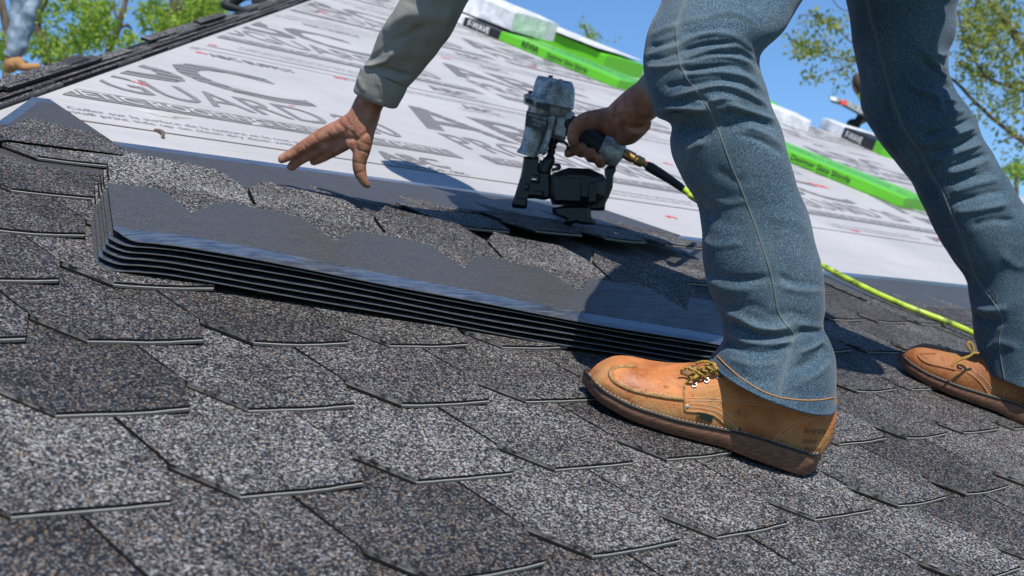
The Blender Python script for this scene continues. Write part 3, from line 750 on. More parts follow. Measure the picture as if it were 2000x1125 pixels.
def skel_mesh():
    me = bpy.data.meshes.new('t'); me.from_pydata([tuple(p) for p in body.v], [], body.f)
    ob = bpy.data.objects.new('t', me); COL.objects.link(ob)
    md = ob.modifiers.new('r', 'REMESH'); md.mode = 'VOXEL'; md.voxel_size = .0027; md.use_smooth_shade = True
    sm = ob.modifiers.new('s', 'SMOOTH'); sm.factor = .5; sm.iterations = 6
    dg = bpy.context.evaluated_depsgraph_get(); dg.update()
    r = bpy.data.meshes.new_from_object(ob.evaluated_get(dg)); bpy.data.objects.remove(ob); return r
bm_ = skel_mesh(); off = world_loc(man)
nv = len(bm_.vertices); cc = np.empty(nv*3); bm_.vertices.foreach_get('co', cc); cc = cc.reshape(-1, 3)
nn_ = np.empty(nv*3); bm_.vertices.foreach_get('normal', nn_); nn_ = nn_.reshape(-1, 3)
pp = project(cc); D = np.zeros(nv)
SK = [  # creases (down) and tendons, veins, knuckles (up) of both hands
 ([(640, 262), (652, 275), (668, 283)], 2.5, -.0010), ([(612, 262), (620, 275)], 2.2, -.0010), ([(590, 281), (600, 292)], 2, -.0009), ([(665, 270), (700, 272), (722, 255)], 4, -.0022), ([(660, 240), (690, 262), (700, 300)], 3.5, -.0012),
 ([(672, 224), (684, 246)], 2, -.0010), ([(660, 232), (670, 252)], 2, -.0008), ([(648, 238), (658, 258)], 1.8, -.0008), ([(700, 275), (722, 285)], 2, -.0008), ([(698, 292), (722, 300)], 2, -.0010), ([(690, 316), (714, 322)], 2, -.0008), ([(694, 340), (712, 334)], 2, -.0009), ([(705, 232), (735, 240)], 2.2, -.0009), ([(690, 205), (738, 228)], 2.2, -.0007),
 ([(612, 262), (580, 285), (560, 303)], 3, .0006), ([(575, 292), (583, 302)], 1.8, -.0009), ([(557, 306), (563, 314)], 1.5, -.0006), ([(583, 312), (592, 319)], 1.5, -.0008), ([(710, 185), (712, 225)], 4, .0010), ([(730, 195), (722, 235)], 4, .0010),
 ([(1145, 226), (1160, 245)], 2.5, -.0012), ([(1170, 215), (1200, 230)], 3, -.001), ([(1200, 205), (1230, 240)], 3, .0012), ([(1185, 225), (1235, 215)], 3, .001), ([(1115, 262), (1130, 266)], 2, -.001), ([(1108, 248), (1120, 240)], 2, .001), ([(1130, 292), (1142, 292)], 1.5, -.0008), ([(1148, 301), (1160, 301)], 1.5, -.0008)]
vw = CAMW-cc; vw /= np.linalg.norm(vw, axis=1)[:, None]; fc = np.clip((nn_*vw).sum(1)*2, 0, 1)
sel = (pp[:, 1] > 100) & (pp[:, 1] < 420)
for poly, wd, amp in SK:
    d_, t_ = seg_dist(pp[sel], poly); D[sel] += 1.25*amp*np.exp(-(d_/wd)**2)
cc = cc+nn_*(D*fc)[:, None]-np.array(off)
bm_.vertices.foreach_set('co', cc.ravel()); bm_.materials.clear(); bm_.materials.append(M_skin); bm_.update()
bo = bpy.data.objects.new('body', bm_); COL.objects.link(bo); bo.parent = man
# hair cap and trunk of the shirt (above the picture)
v_, f_ = tube([G(1.80, 1.90, .80), G(1.80, 1.96, .795), G(1.81, 2.04, .78), G(1.82, 2.11, .76)], [.06, .098, .098, .05], 20, 14)
build('hair', v_, f_, mat('dark_hair', (.02, .014, .01), .6), man, None, True)
shirt = MB()
lchain(TORSO, shirt, 32, .022); lchain([(1.61, 1.60, .79, .085), (1.80, 1.70, .84, .12), (2.03, 1.83, .79, .085)], shirt)
lchain([(1.525, 1.67, .48, .058), (1.54, 1.65, .56, .062), (1.57, 1.63, .67, .066), (1.63, 1.61, .80, .08)], shirt, 32); lchain([(2.215, 1.65, .53, .052), (2.13, 1.70, .64, .06), (2.02, 1.81, .80, .075)], shirt, 32)
Ls = [(850, -160, 1000, -140, 2.18), (830, -110, 985, -85, 2.20), (800, -45, 945, -35, 2.24), (781, 0, 914, 4, 2.26), (762, 30, 899, 36, 2.27), (748, 57, 881, 68, 2.29), (737, 80, 862, 92, 2.305), (726, 104, 843, 118, 2.32), (717, 122, 820, 143, 2.335), (712, 133, 799, 166, 2.34), (707, 139, 791, 174, 2.345)]
V, F = loft([r+(.92, 0) for r in Ls], 190, 88)
V = cloth(V, 190, 88, [([(712, 132), (738, 124), (757, 116), (768, 100)], 5, .006), ([(716, 120), (740, 106), (760, 92)], 7, -.004), ([(722, 146), (752, 150), (785, 160)], 6, .004), ([(740, 130), (775, 142), (800, 148)], 5, -.004), ([(820, 50), (810, 90), (790, 130)], 14, -.003), ([(880, 10), (860, 70), (830, 115)], 7, .003), ([(745, 60), (775, 40), (800, 5)], 12, .003), ([(765, 80), (800, 70), (850, 40)], 9, -.003)], .0045, 15, 3)
shirt.add(V, F)
V, F = loft([(1244, 160, 1280, 212, 2.655, .9), (1256, 146, 1298, 200, 2.63, .9), (1290, 100, 1350, 165, 2.60, .9), (1325, 10, 1430, 70, 2.68, .9), (1330, -40, 1440, 0, 2.67, .9)], 70, 40); shirt.add(V, F)
shirt.go('shirt', M_shirt, man, True)
V, F = loft([(705, 133, 795, 172, 2.345, .95, 0), (700, 149, 791, 183, 2.35, .95, 4), (694, 166, 782, 200, 2.357, .95, 6), (691, 176, 775, 211, 2.362, .93, 7), (695, 180, 770, 210, 2.362, .85, 7), (706, 176, 765, 200, 2.362, .8, 6)], 40, 64)
V = cloth(V, 40, 64, [([(700, 150), (705, 165), (712, 178)], 5, .002), ([(735, 165), (742, 200)], 6, -.0015), ([(768, 172), (772, 205)], 6, .002)], .001, 30, 8)
build('cuff', V, F, M_shirt, man, None, True)

# jeans
LL = [(1540, -560, 1960, -440, 2.05, .8), (1400, -300, 1780, -200, 1.92, .85), (1306, -60, 1610, -50, 1.80, .85), (1291, 5, 1560, 8, 1.765, .9), (1268, 52, 1530, 58, 1.75, .92), (1257, 100, 1489, 98, 1.745, .95), (1257, 132, 1480, 122, 1.742, .95), (1262, 168, 1484, 148, 1.742, .95), (1272, 206, 1496, 180, 1.745, .95),
      (1282, 229, 1506, 206, 1.75, .95), (1308, 245, 1519, 232, 1.755, .93), (1308, 275, 1531, 262, 1.757, .9), (1316, 310, 1541, 304, 1.76, .88), (1339, 358, 1556, 366, 1.765, .86), (1361, 398, 1572, 412, 1.77, .84), (1366, 450, 1587, 464, 1.775, .82), (1369, 505, 1601, 512, 1.78, .82), (1380, 548, 1606, 556, 1.785, .82), (1397, 590, 1609, 604, 1.79, .83), (1411, 617, 1606, 636, 1.79, .84),
      (1414, 640, 1617, 662, 1.795, .86, 3), (1413, 662, 1627, 692, 1.80, .88, 10), (1402, 684, 1630, 730, 1.80, .9, 22), (1392, 706, 1632, 786, 1.80, .92, 38)]
M1, K1 = 340, 176
V, F = loft([r if len(r) > 5 else r+(.9,) for r in LL], M1, K1)
LF = [([(1271, 70), (1300, 56), (1322, 49)], 6, .0045), ([(1322, 46), (1378, 34), (1437, 30), (1477, 55)], 6, .0045), ([(1330, 66), (1380, 56), (1440, 58)], 7, -.004),
 ([(1270, 92), (1300, 84), (1322, 74)], 6, -.004), ([(1327, 86), (1370, 68), (1423, 67), (1460, 90), (1480, 118)], 5.5, .0048), ([(1266, 108), (1300, 96), (1325, 88)], 5, .004), ([(1275, 116), (1300, 112), (1324, 102)], 5, -.0035),
 ([(1330, 100), (1375, 88), (1430, 84)], 5, -.0045), ([(1332, 116), (1399, 93), (1440, 90), (1474, 118)], 5.5, .0045), ([(1340, 120), (1390, 108), (1440, 104)], 4.5, -.0035),
 ([(1269, 130), (1300, 130), (1330, 124)], 6, .004), ([(1330, 126), (1370, 113), (1415, 112), (1455, 122), (1481, 140)], 5.5, .005), ([(1335, 138), (1375, 132), (1430, 130), (1475, 148)], 5, -.005),
 ([(1338, 145), (1372, 144), (1405, 141), (1450, 152), (1490, 172)], 5.5, .0048), ([(1348, 166), (1400, 158), (1450, 160), (1492, 188)], 6, -.0048), ([(1314, 189), (1354, 177), (1405, 167), (1450, 180), (1503, 208)], 5.5, .0052), ([(1300, 170), (1330, 164), (1352, 166)], 8, -.004),
 ([(1330, 200), (1360, 192), (1382, 200)], 6, -.004), ([(1383, 198), (1415, 192), (1440, 200)], 7, .004), ([(1420, 203), (1453, 213), (1517, 236)], 6, .0045), ([(1400, 220), (1460, 228), (1515, 250)], 6, -.0035),
 ([(1289, 214), (1330, 212), (1380, 214)], 5, .007), ([(1300, 226), (1330, 225), (1362, 228), (1384, 226)], 7, -.008), ([(1326, 250), (1355, 262), (1395, 262)], 16, -.005), ([(1345, 290), (1350, 268), (1385, 258)], 6, .004),
 ([(1458, 248), (1495, 262), (1533, 285)], 5, .0042), ([(1440, 262), (1485, 275), (1533, 302)], 6, -.003), ([(1335, 330), (1345, 295), (1375, 275)], 9, .004), ([(1400, 330), (1440, 352), (1480, 345)], 12, -.0025), ([(1365, 400), (1400, 430), (1455, 440)], 13, -.003), ([(1380, 385), (1420, 398), (1460, 390)], 9, .003), ([(1500, 420), (1540, 430), (1580, 450)], 12, .002), ([(1370, 470), (1400, 480), (1450, 475)], 9, .0025),
 ([(1372, 530), (1410, 543), (1450, 548), (1500, 543)], 7, -.0062), ([(1380, 545), (1420, 562), (1470, 564)], 9, .005), ([(1520, 540), (1550, 552), (1600, 560)], 7, -.0035), ([(1530, 560), (1570, 568), (1606, 566)], 7, .0042),
 ([(1395, 582), (1430, 600), (1470, 596), (1500, 610)], 8, -.003), ([(1405, 600), (1440, 617), (1478, 638), (1520, 643), (1548, 632)], 8, .0085), ([(1412, 626), (1450, 638), (1487, 655), (1549, 656), (1575, 645), (1611, 650)], 7, -.0105), ([(1560, 632), (1590, 640), (1610, 636)], 6, .005), ([(1500, 620), (1540, 610), (1580, 620)], 8, -.003),
 ([(1418, 668), (1445, 682), (1490, 690), (1530, 680), (1549, 676)], 6, -.0065), ([(1425, 655), (1460, 668), (1510, 672), (1545, 664)], 5, .004), ([(1428, 700), (1470, 712), (1520, 705)], 9, .004), ([(1549, 722), (1584, 704), (1600, 690), (1616, 674)], 8, -.0075), ([(1560, 690), (1590, 676), (1608, 664)], 6, .0055), ([(1560, 745), (1595, 730), (1622, 705)], 8, .0045), ([(1440, 730), (1480, 745), (1510, 740)], 8, -.003), ([(1545, 765), (1580, 772), (1620, 768)], 8, -.0025)]
V = cloth(V, M1, K1, [(a_, b_*(.9 if np.mean([q_[1] for q_ in a_]) < 480 else 1.1), c_*(.82 if np.mean([q_[1] for q_ in a_]) < 480 else .58)) for a_, b_, c_ in LF], .0042, 11, 0)
trou = MB(); trou.add(V, F); VL, FL = V, F
RL = [(1660, -520, 2000, -480, 2.15, .8), (1645, -230, 1930, -210, 2.35, .85), (1648, -70, 1895, -60, 2.46, .86), (1656, 0, 1866, 5, 2.48, .88), (1665, 55, 1863, 60, 2.485, .88), (1672, 105, 1852, 104, 2.49, .88), (1680, 165, 1854, 150, 2.495, .88), (1690, 215, 1874, 190, 2.50, .88), (1704, 248, 1896, 225, 2.50, .88),
      (1722, 283, 1909, 252, 2.50, .88), (1752, 318, 1928, 286, 2.505, .88), (1779, 355, 1953, 325, 2.51, .88), (1806, 410, 1985, 385, 2.515, .88), (1835, 462, 2014, 440, 2.52, .88), (1866, 512, 2040, 500, 2.53, .88), (1891, 548, 2062, 545, 2.54, .88), (1897, 590, 2075, 600, 2.55, .88), (1903, 640, 2084, 650, 2.56, .9), (1912, 680, 2088, 710, 2.565, .92, 8), (1925, 722, 2090, 770, 2.565, .92, 16)]
M2, K2 = 300, 150
V, F = loft(RL, M2, K2)
RF = [([(1795, 100), (1820, 108), (1850, 108)], 5, .005), ([(1800, 115), (1820, 130), (1850, 145)], 6, -.006), ([(1765, 148), (1790, 175), (1825, 190), (1838, 215)], 7, .007), ([(1800, 100), (1830, 130), (1848, 152)], 5, .006), ([(1830, 170), (1850, 165), (1862, 172)], 6, -.007), ([(1845, 200), (1860, 200), (1874, 196)], 4, .005),
 ([(1790, 250), (1830, 235), (1885, 216)], 6, .006), ([(1800, 268), (1850, 252), (1898, 232)], 5.5, -.0065), ([(1800, 285), (1850, 268), (1905, 248)], 6, .006), ([(1815, 300), (1860, 288), (1915, 262)], 5, -.006), ([(1820, 318), (1865, 300), (1920, 280)], 6, .006), ([(1830, 342), (1880, 318), (1928, 300)], 5, -.005), ([(1835, 338), (1880, 332), (1935, 312)], 6, .0055), ([(1850, 358), (1900, 345), (1945, 330)], 5, -.005), ([(1860, 375), (1900, 362), (1955, 350)], 7, .005), ([(1850, 398), (1900, 385), (1960, 372)], 6, -.0045), ([(1865, 415), (1920, 408), (1970, 398)], 8, .005), ([(1900, 440), (1940, 430), (1985, 430)], 7, -.004),
 ([(1700, 120), (1715, 180), (1722, 240)], 8, .004), ([(1725, 150), (1730, 210), (1750, 260)], 8, -.004), ([(1690, 220), (1720, 240), (1752, 300)], 8, -.004), ([(1718, 270), (1755, 285), (1790, 330)], 7, .005), ([(1820, 500), (1870, 520), (1895, 560)], 9, -.006), ([(1900, 620), (1930, 630), (1960, 628)], 8, -.006), ([(1900, 600), (1930, 606), (1970, 600)], 8, .005), ([(1920, 680), (1950, 670), (1990, 680)], 8, .004), ([(1960, 500), (1990, 520), (2020, 515)], 10, .004)]
V = cloth(V, M2, K2, [(a_, b_*.9, c_*1.25) for a_, b_, c_ in RF], .005, 11, 5)
trou.add(V, F, 0); VR, FR = V, F
lchain([(2.05, 1.02, 1.0, .12), (1.98, 1.08, 1.02, .17), (1.96, 1.26, 1.0, .165)], trou, 28)
tro = trou.go('trousers', M_denim, man, True)
# faded places on thigh, knee and along the side seam
at = tro.data.attributes.new('wear', 'FLOAT', 'POINT')
allv = np.array(trou.v); P = project(allv); wv = np.zeros(len(P))
seamL = [(1338, -40), (1338, 0), (1328, 30), (1321, 51), (1323, 90), (1328, 125), (1340, 150), (1357, 173), (1386, 216), (1404, 258), (1420, 302), (1433, 335), (1447, 367), (1478, 451), (1504, 531), (1513, 575), (1519, 606), (1533, 632), (1551, 655), (1541, 700), (1527, 740), (1521, 778)]
seamR = [(1690, -20), (1697, 20), (1708, 60), (1722, 120), (1742, 190), (1762, 245), (1780, 275), (1800, 300), (1815, 335), (1838, 370), (1855, 410), (1880, 470), (1905, 540), (1940, 590), (1958, 625), (1952, 660), (1955, 700), (1963, 745)]
nL = len(VL)
d_, _ = seg_dist(P[:nL], seamL); wv[:nL] += .5*np.exp(-(d_/3.5)**2)+.18*np.exp(-(d_/26)**2)
d_, _ = seg_dist(P[:nL], [(1325, 300), (1370, 330), (1390, 380)]); wv[:nL] += .30*np.exp(-(d_/34)**2)
d_, _ = seg_dist(P[:nL], [(1285, 150), (1310, 90)]); wv[:nL] += .22*np.exp(-(d_/30)**2)
for rg in LF:
    if rg[2] > .003: d_, _ = seg_dist(P[:nL], rg[0]); wv[:nL] += .28*np.exp(-(d_/4)**2)
d_, _ = seg_dist(P[nL:nL+len(VR)], seamR); wv[nL:nL+len(VR)] += .30*np.exp(-(d_/5)**2)
at.data.foreach_set('value', np.clip(wv, 0, .85))
BL, BR = bv(VL, FL), bv(VR, FR)
for B_, l_, r_ in ((BL, seamL, .0009), (BR, seamR, .0011)):
    sm_ = MB(); line_on(sm_, B_, l_, 160, r_, .0002); sm_.go('seam', M_seam, man, True)
for l_ in ([(1402, 696), (1422, 716), (1450, 740), (1490, 764), (1520, 775)], [(1522, 776), (1560, 781), (1600, 781), (1629, 776)]):
    hs = MB(); line_on(hs, BL, l_, 60, .0007, .0005); hs.go('hem_stitching', M_thread_o, man)
hm_ = MB(); v_, f_ = tube([p for p in VL.reshape(M1, K1, 3)[-1]]+[VL.reshape(M1, K1, 3)[-1][0]], .0022, 8); hm_.add(v_, f_); hm_.go('hem', M_denim, man, True)
hs = MB()
stitches(hs, BR, [(1690+8, -10), (1705, 20), (1716, 60), (1730, 120), (1750, 190), (1770, 245), (1788, 275), (1808, 300), (1823, 335), (1846, 370), (1863, 410), (1888, 470), (1913, 540), (1948, 590)], 60, .0006)
hs.go('seam_stitching', mat('dark_thread', (.07, .06, .05), .8), man)['kind'] = 'stuff'

# boots
def boot(toe, heel, M_l, label, hw_k=1.0):
    toe = np.array([*toe, 0]); heel = np.array([*heel, 0]); fx = toe-heel; Lb = np.linalg.norm(fx); fx /= Lb
    cz = -np.array([fx[1], -fx[0], 0]);
    if cz@np.array([-.76, -.65, 0]) < 0: cz = -cz          # lateral, towards the camera
    k = Lb/.325; base = heel
    def W3(x, y, z): p = base+fx*x*k+cz*y*k; return G(p[0], p[1], .004+z*k)
    root = empty('boot', W3(0, 0, 0), None, None); root.parent = man; root.location = Vector(W3(0, 0, 0))-world_loc(man)
    root['label'] = label
    X = [.000, .006, .02, .05, .09, .13, .17, .21, .245, .275, .298, .314, .322]
    HWo = [.014, .026, .036, .038, .037, .041, .048, .053, .055, .053, .046, .033, .014]
    HWi = [.014, .026, .035, .037, .034, .034, .039, .045, .048, .045, .036, .022, .008]
    ZT = [.080, .105, .118, .122, .118, .110, .098, .077, .067, .063, .056, .042, .029]
    ZS = [.030, .030, .030, .030, .028, .026, .022, .018, .017, .018, .020, .022, .024]
    def itp(x, A): return float(np.interp(x, X, A))
    M, K = 120, 60; Q = catmull(np.c_[X, HWo, HWi, ZT, ZS], M); V = []
    for x, wo, wi, zt, zs in Q:
        wo, wi = max(wo, .003), max(wi, .003)
        lean = .010*math.exp(-((x-.0)/.05)**2)
        for q in range(K):
            an = 2*PI*q/K; c, s = math.cos(an), math.sin(an)
            if s >= 0:
                y = math.copysign(abs(c)**.62, c)*(wo if c > 0 else wi); z = zs+(zt-zs)*abs(s)**.80
                up = (z-zs)/(zt-zs+1e-6)
                if x < .17: y *= 1-.26*up*min(1, (.17-x)/.10)
                y *= 1+.06*math.sin(PI*min(1, up*1.3))
            else: y = math.copysign(abs(c)**.62, c)*(wo if c > 0 else wi); z = zs-.004*abs(s)
            V.append((x-lean*0+.006*math.sin(up*PI if s > 0 else 0)*(x < .03)*-1, y, z))
    V = np.array(V); Wv = np.array([W3(*p) for p in V]); F = gridfaces(M, K)
    return root, Wv, F, W3, X, HWo, HWi, ZS
def sole(root, W3, X, HWo, HWi):
    n = 60; xs = np.linspace(-.006, .330, n)
    def hw(x, A): return np.interp(min(max(x, 0), .322), X, A)
    outl = []
    for s in (1, -1):
        seq = xs if s == 1 else xs[::-1]
        for x in seq:
            e = min(1, max(0, (x+.006)/.02), ); e2 = min(1, max(0, (.330-x)/.032)); r = math.sqrt(max(0, 1-(1-e)**2))*math.sqrt(max(0, 1-(1-e2)**2))
            A = HWo if s == 1 else HWi
            outl.append((x, s*max(.0005, (hw(x, A)+.0075)*max(r, .02))))
    def zt(x): return float(np.interp(x, [0, .10, .2, .26, .33], [.031, .029, .020, .019, .026]))
    def zb(x): return float(np.interp(x, [0, .01, .09, .13, .21, .26, .33], [.002, 0, .0, .003, .0, .001, .010]))
    n2 = len(outl); V = []
    for f_, ins in ((0, .94), (.06, .985), (.45, .99), (.5, 1.0), (.94, 1.0), (1.0, .975)):
        for x, y in outl: V.append(W3(.162+(x-.162)*(ins*.5+.5), y*ins, zb(x)+(zt(x)-zb(x))*f_))
    F = []
    for r in range(5):
        for j in range(n2): a = r*n2+j; b = r*n2+(j+1) % n2; F.append([a, b, b+n2, a+n2])
    for r in (0, 5):
        for j in range(n-1): F.append([r*n2+j, r*n2+j+1, r*n2+n2-2-j, r*n2+n2-1-j])
    build('sole', V, F, M_sole, root, None, True)
    # welt with its row of white stitches
    wb, sb = MB(), MB(); pts = [W3(x, y*1.0, zt(x)+.0012) for x, y in outl]; pts.append(pts[0])
    v_, f_ = tube(pts, .0019, 6); wb.add(v_, f_); wb.go('welt', M_welt, root, True)
    dense = catmull([W3(x, y*.985, zt(x)+.0034) for x, y in outl[:n]], 260)
    for i in range(0, 256, 4): v_, f_ = tube([dense[i], dense[i+1], dense[i+2]], .00055, 5); sb.add(v_, f_)
    sb.go('welt_stitching', M_white, root)['kind'] = 'stuff'
root, V, F, W3, X, HWo, HWi, ZS = boot((1.418, 1.044), (1.632, .792), M_leather, 'scuffed tan leather moc toe work boot, nearest to the camera')
Pv = project(V); D = np.zeros(len(V)); A = V.reshape(120, 60, 3); du = np.gradient(A, axis=0); dv = np.roll(A, -1, 1)-np.roll(A, 1, 1)
nr = np.cross(dv, du); nr /= np.linalg.norm(nr, axis=2)[:, :, None]+1e-12
if ((A-A.mean(1, keepdims=True))*nr).sum() < 0: nr = -nr
nr = nr.reshape(-1, 3)
for poly, wd, amp in [([(1175, 760), (1200, 772), (1225, 790)], 6, -.0015), ([(1200, 770), (1225, 775), (1250, 800)], 6, .0015), ([(1290, 735), (1310, 750), (1335, 765)], 5, -.0022), ([(1300, 728), (1322, 745), (1338, 758)], 4, .0016), ([(1280, 740), (1300, 755), (1325, 770)], 4, .0016), ([(1250, 720), (1290, 732), (1320, 738)], 14, -.002), ([(1260, 810), (1300, 820), (1340, 828)], 14, .0022), ([(1340, 775), (1420, 790), (1520, 800)], 9, -.0012), ([(1460, 800), (1440, 840), (1450, 865)], 8, -.0015), ([(1575, 810), (1600, 850), (1590, 890)], 22, .0030)]:
    d_, _ = seg_dist(Pv, catmull(poly, 10)); D += amp*np.exp(-(d_/wd)**2)
V = V+nr*D[:, None]
up_ = build('upper', V, F, M_leather, root, None, True); BB = bv(V, F)
at = up_.data.attributes.new('scuff', 'FLOAT', 'POINT'); Pv = project(V); sv_ = np.zeros(len(V))
for pl_, w_, a_ in (([(1165, 765), (1210, 790), (1270, 805), (1330, 815), (1400, 840)], 20, .95), ([(1165, 735), (1185, 722)], 14, .6), ([(1530, 870), (1580, 878), (1610, 860)], 20, .85), ([(1395, 815), (1430, 850)], 8, .8)):
    d_, _ = seg_dist(Pv, pl_); sv_ += a_*np.exp(-(d_/w_)**2)
at.data.foreach_set('value', np.clip(sv_, 0, 1))
sole(root, W3, X, HWo, HWi)
mo = MB(); line_on(mo, BB, [(1238, 716), (1212, 716), (1196, 721), (1192, 731), (1200, 744), (1222, 757), (1250, 766), (1290, 774), (1336, 780)], 90, .0032, -.0004, 10)
mo.go('moc_toe_seam', M_suede, root, True)
ov = MB()
line_on(ov, BB, [(1337, 748), (1336, 770), (1338, 800), (1350, 804), (1370, 805), (1395, 812), (1415, 828), (1430, 846), (1444, 868)], 90, .0016, 0, 8); ov.go('quarter_edge', M_suede, root, True)
st = MB()
for poly, n_ in [([(1345, 777), (1400, 778), (1464, 783), (1530, 791)], 40), ([(1345, 782), (1400, 783), (1464, 788), (1520, 795)], 38), ([(1345, 795), (1372, 797), (1400, 804), (1425, 822), (1444, 846), (1454, 868)], 34), ([(1348, 788), (1375, 790), (1405, 797), (1432, 815), (1453, 842), (1462, 868)], 36), ([(1347, 765), (1375, 755), (1405, 750), (1414, 747)], 16), ([(1628, 806), (1600, 808), (1574, 813), (1537, 834), (1515, 855), (1504, 872)], 40), ([(1626, 812), (1600, 814), (1577, 819), (1543, 839), (1522, 860)], 36), ([(1197, 737), (1225, 754), (1255, 763), (1330, 775)], 30)]:
    stitches(st, BB, poly, n_, .00045, .0004)
st.go('stitching', M_thread_w, root)['kind'] = 'stuff'
sg = MB()
for x, y, r in ((1342, 793, .0028),):
    p, n = cast(BB, x, y)
    if p is not None:
        n = np.array(n)*(1 if np.array(n)@(CAMW-p) > 0 else -1); v_, f_ = tube([p-n*.001, p+n*.0008, p+n*.0016], [r, r, r*.6], 12); sg.add(v_, f_)
sg.go('rivet', M_white, root, True)
ey = MB(); eyes = [(1356, 752), (1380, 743), (1403, 735), (1348, 739)]
for x, y in eyes[:3]:
    p, n = cast(BB, x, y)
    if p is None: continue
    n = np.array(n)*(1 if np.array(n)@(CAMW-p) > 0 else -1); t1 = np.cross(n, [0, 0, 1.]); t1 /= np.linalg.norm(t1); t2 = np.cross(n, t1)
    rg = [p+n*.0008+(t1*math.cos(a)+t2*math.sin(a))*.0032 for a in np.linspace(0, 2*PI, 13)]; v_, f_ = tube(rg, .0011, 6); build('eyelet', v_, f_, M_chrome, root, None, True)
la = MB(); dL = 1.775
for l in [[(1338, 750), (1346, 742), (1356, 737), (1364, 728), (1372, 718), (1383, 712), (1395, 714), (1398, 722), (1390, 727), (1376, 724), (1362, 718)], [(1352, 716), (1364, 708), (1380, 706), (1394, 712), (1402, 722)], [(1380, 743), (1376, 736), (1368, 730), (1358, 724), (1346, 722)], [(1403, 735), (1398, 727), (1388, 720), (1374, 714)], [(1356, 752), (1354, 744), (1348, 736)], [(1336, 752), (1344, 744), (1358, 738), (1370, 730)], [(1330, 724), (1342, 718), (1352, 722)]]:
    v_, f_ = pxtube([(x, y, 2.5, dL-.004*i % .01) for i, (x, y) in enumerate(l)], dL, 7, len(l)*5); build('lace', v_, f_, M_lace, root, None, True)
v_, f_ = prism([(1328, 722), (1345, 716), (1372, 716), (1392, 706), (1404, 716), (1400, 730), (1370, 736), (1345, 746), (1334, 738)], 1.80, .045); build('tongue', v_, f_, M_suede, root, None, True)
P4 = on(BB, [(1362, 803), (1392, 811)], 2, .002)+on(BB, [(1390, 824), (1368, 816)], 2, .003)
if len(P4) == 4: build('side_tab', P4+[p+(CAMW-p)*.0012 for p in P4], [[0, 1, 2, 3], [7, 6, 5, 4], [0, 4, 5, 1], [1, 5, 6, 2], [2, 6, 7, 3], [3, 7, 4, 0]], M_label, root)
def text_on(B, s, x, y, px, ang, m_, parent, d=1.8, bold=.01):
    ca, sa = math.cos(ang), math.sin(ang); r_ = RW[:, 0]*ca+RW[:, 1]*sa; u2 = -(-RW[:, 0]*sa+RW[:, 1]*ca)
    o = text('stamped_lettering', s, C(x, y, d-.3), r_, u2, px*(d-.3)/FPX, m_, parent, 0, bold); off = np.array(world_loc(parent)); ok = True
    for v in o.data.vertices:
        w_ = np.array(v.co)+off; h = B.ray_cast(Vector(CAMW), Vector(w_-CAMW).normalized())
        if h[0] is None: ok = False; break
        p = np.array(h[0]); v.co = Vector(p+(CAMW-p)/np.linalg.norm(CAMW-p)*.0006-off)
    if not ok: bpy.data.objects.remove(o)
M_stamp = mat('stamp', (.13, .05, .02), .7)
text_on(BB, 'RHINO', 1571, 846, 13, .05, M_stamp, root)
for i_, (s_, y_) in enumerate((('IWW', 866), ('WAW', 881))): text_on(BB, s_, 1568+3*i_, y_, 12, .05, M_stamp, root)

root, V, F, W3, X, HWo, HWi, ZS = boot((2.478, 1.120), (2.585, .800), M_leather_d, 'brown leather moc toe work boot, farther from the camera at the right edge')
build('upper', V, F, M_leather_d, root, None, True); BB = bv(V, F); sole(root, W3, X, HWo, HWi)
mo = MB(); line_on(mo, BB, [(1828, 690), (1808, 690), (1794, 693), (1800, 702), (1815, 710), (1840, 716), (1865, 722)], 50, .0030, -.0004, 8)
line_on(mo, BB, [(1870, 700), (1858, 716), (1866, 722), (1890, 728), (1915, 748), (1935, 775)], 50, .0014, 0, 8); mo.go('moc_toe_seam', M_leather_d, root, True)['kind'] = 'stuff'
st = MB()
for poly, n_ in [([(1868, 714), (1895, 720), (1925, 742), (1945, 775)], 24), ([(1870, 720), (1893, 727), (1918, 748), (1937, 778)], 24), ([(1968, 755), (1960, 775), (1957, 790)], 12)]: stitches(st, BB, poly, n_, .0006, .0005)
st.go('stitching', M_thread_w, root)['kind'] = 'stuff'
la = MB()
for l in [[(1860, 716), (1866, 708), (1880, 700), (1896, 694), (1902, 684), (1898, 672), (1892, 668), (1890, 676), (1896, 684)], [(1876, 702), (1890, 698), (1902, 690), (1912, 690)]]:
    v_, f_ = pxtube([(x, y, 2.4, 2.53) for x, y in l], 2.53, 6, len(l)*5); build('lace', v_, f_, M_lace, root, None, True)
# ---------------------------------------------------------------- the coil nail gun and its hose
GD_ = 2.85
def c5(l): return [(980+.2845*x, 130+.2845*y) for x, y in l]
gun = empty('nail_gun', C(1045, 400, GD_), 'worn grey and black coil nail gun held on the shingles by the right hand', 'nail gun')
def R5(l):
    out = []
    for xl, yl, xr, yr, *r in l: a, b = c5([(xl, yl), (xr, yr)]); out.append((a[0], a[1], b[0], b[1], GD_, *(r or [.95])))
    return out
V, F = loft(R5([(262, 62, 470, 104, .9), (250, 64, 482, 110, .9), (236, 84, 498, 148, .95), (224, 118, 502, 180, .98), (214, 160, 500, 225, .98), (205, 196, 497, 262, .98), (196, 205, 492, 275, .98)]), 26, 40)
build('cylinder_cap', V, F, M_gun, gun, None, True)
V, F = loft(R5([(186, 205, 494, 270, 1.0), (184, 222, 494, 292, 1.0), (200, 240, 480, 300, .98)]), 10, 40); build('cap_rim', V, F, M_gun, gun, None, True)
V, F = loft(R5([(200, 225, 478, 296), (188, 262, 462, 318), (196, 300, 440, 350), (200, 320, 380, 362), (196, 350, 345, 385)]), 20, 32); build('housing', V, F, M_gun, gun, None, True)
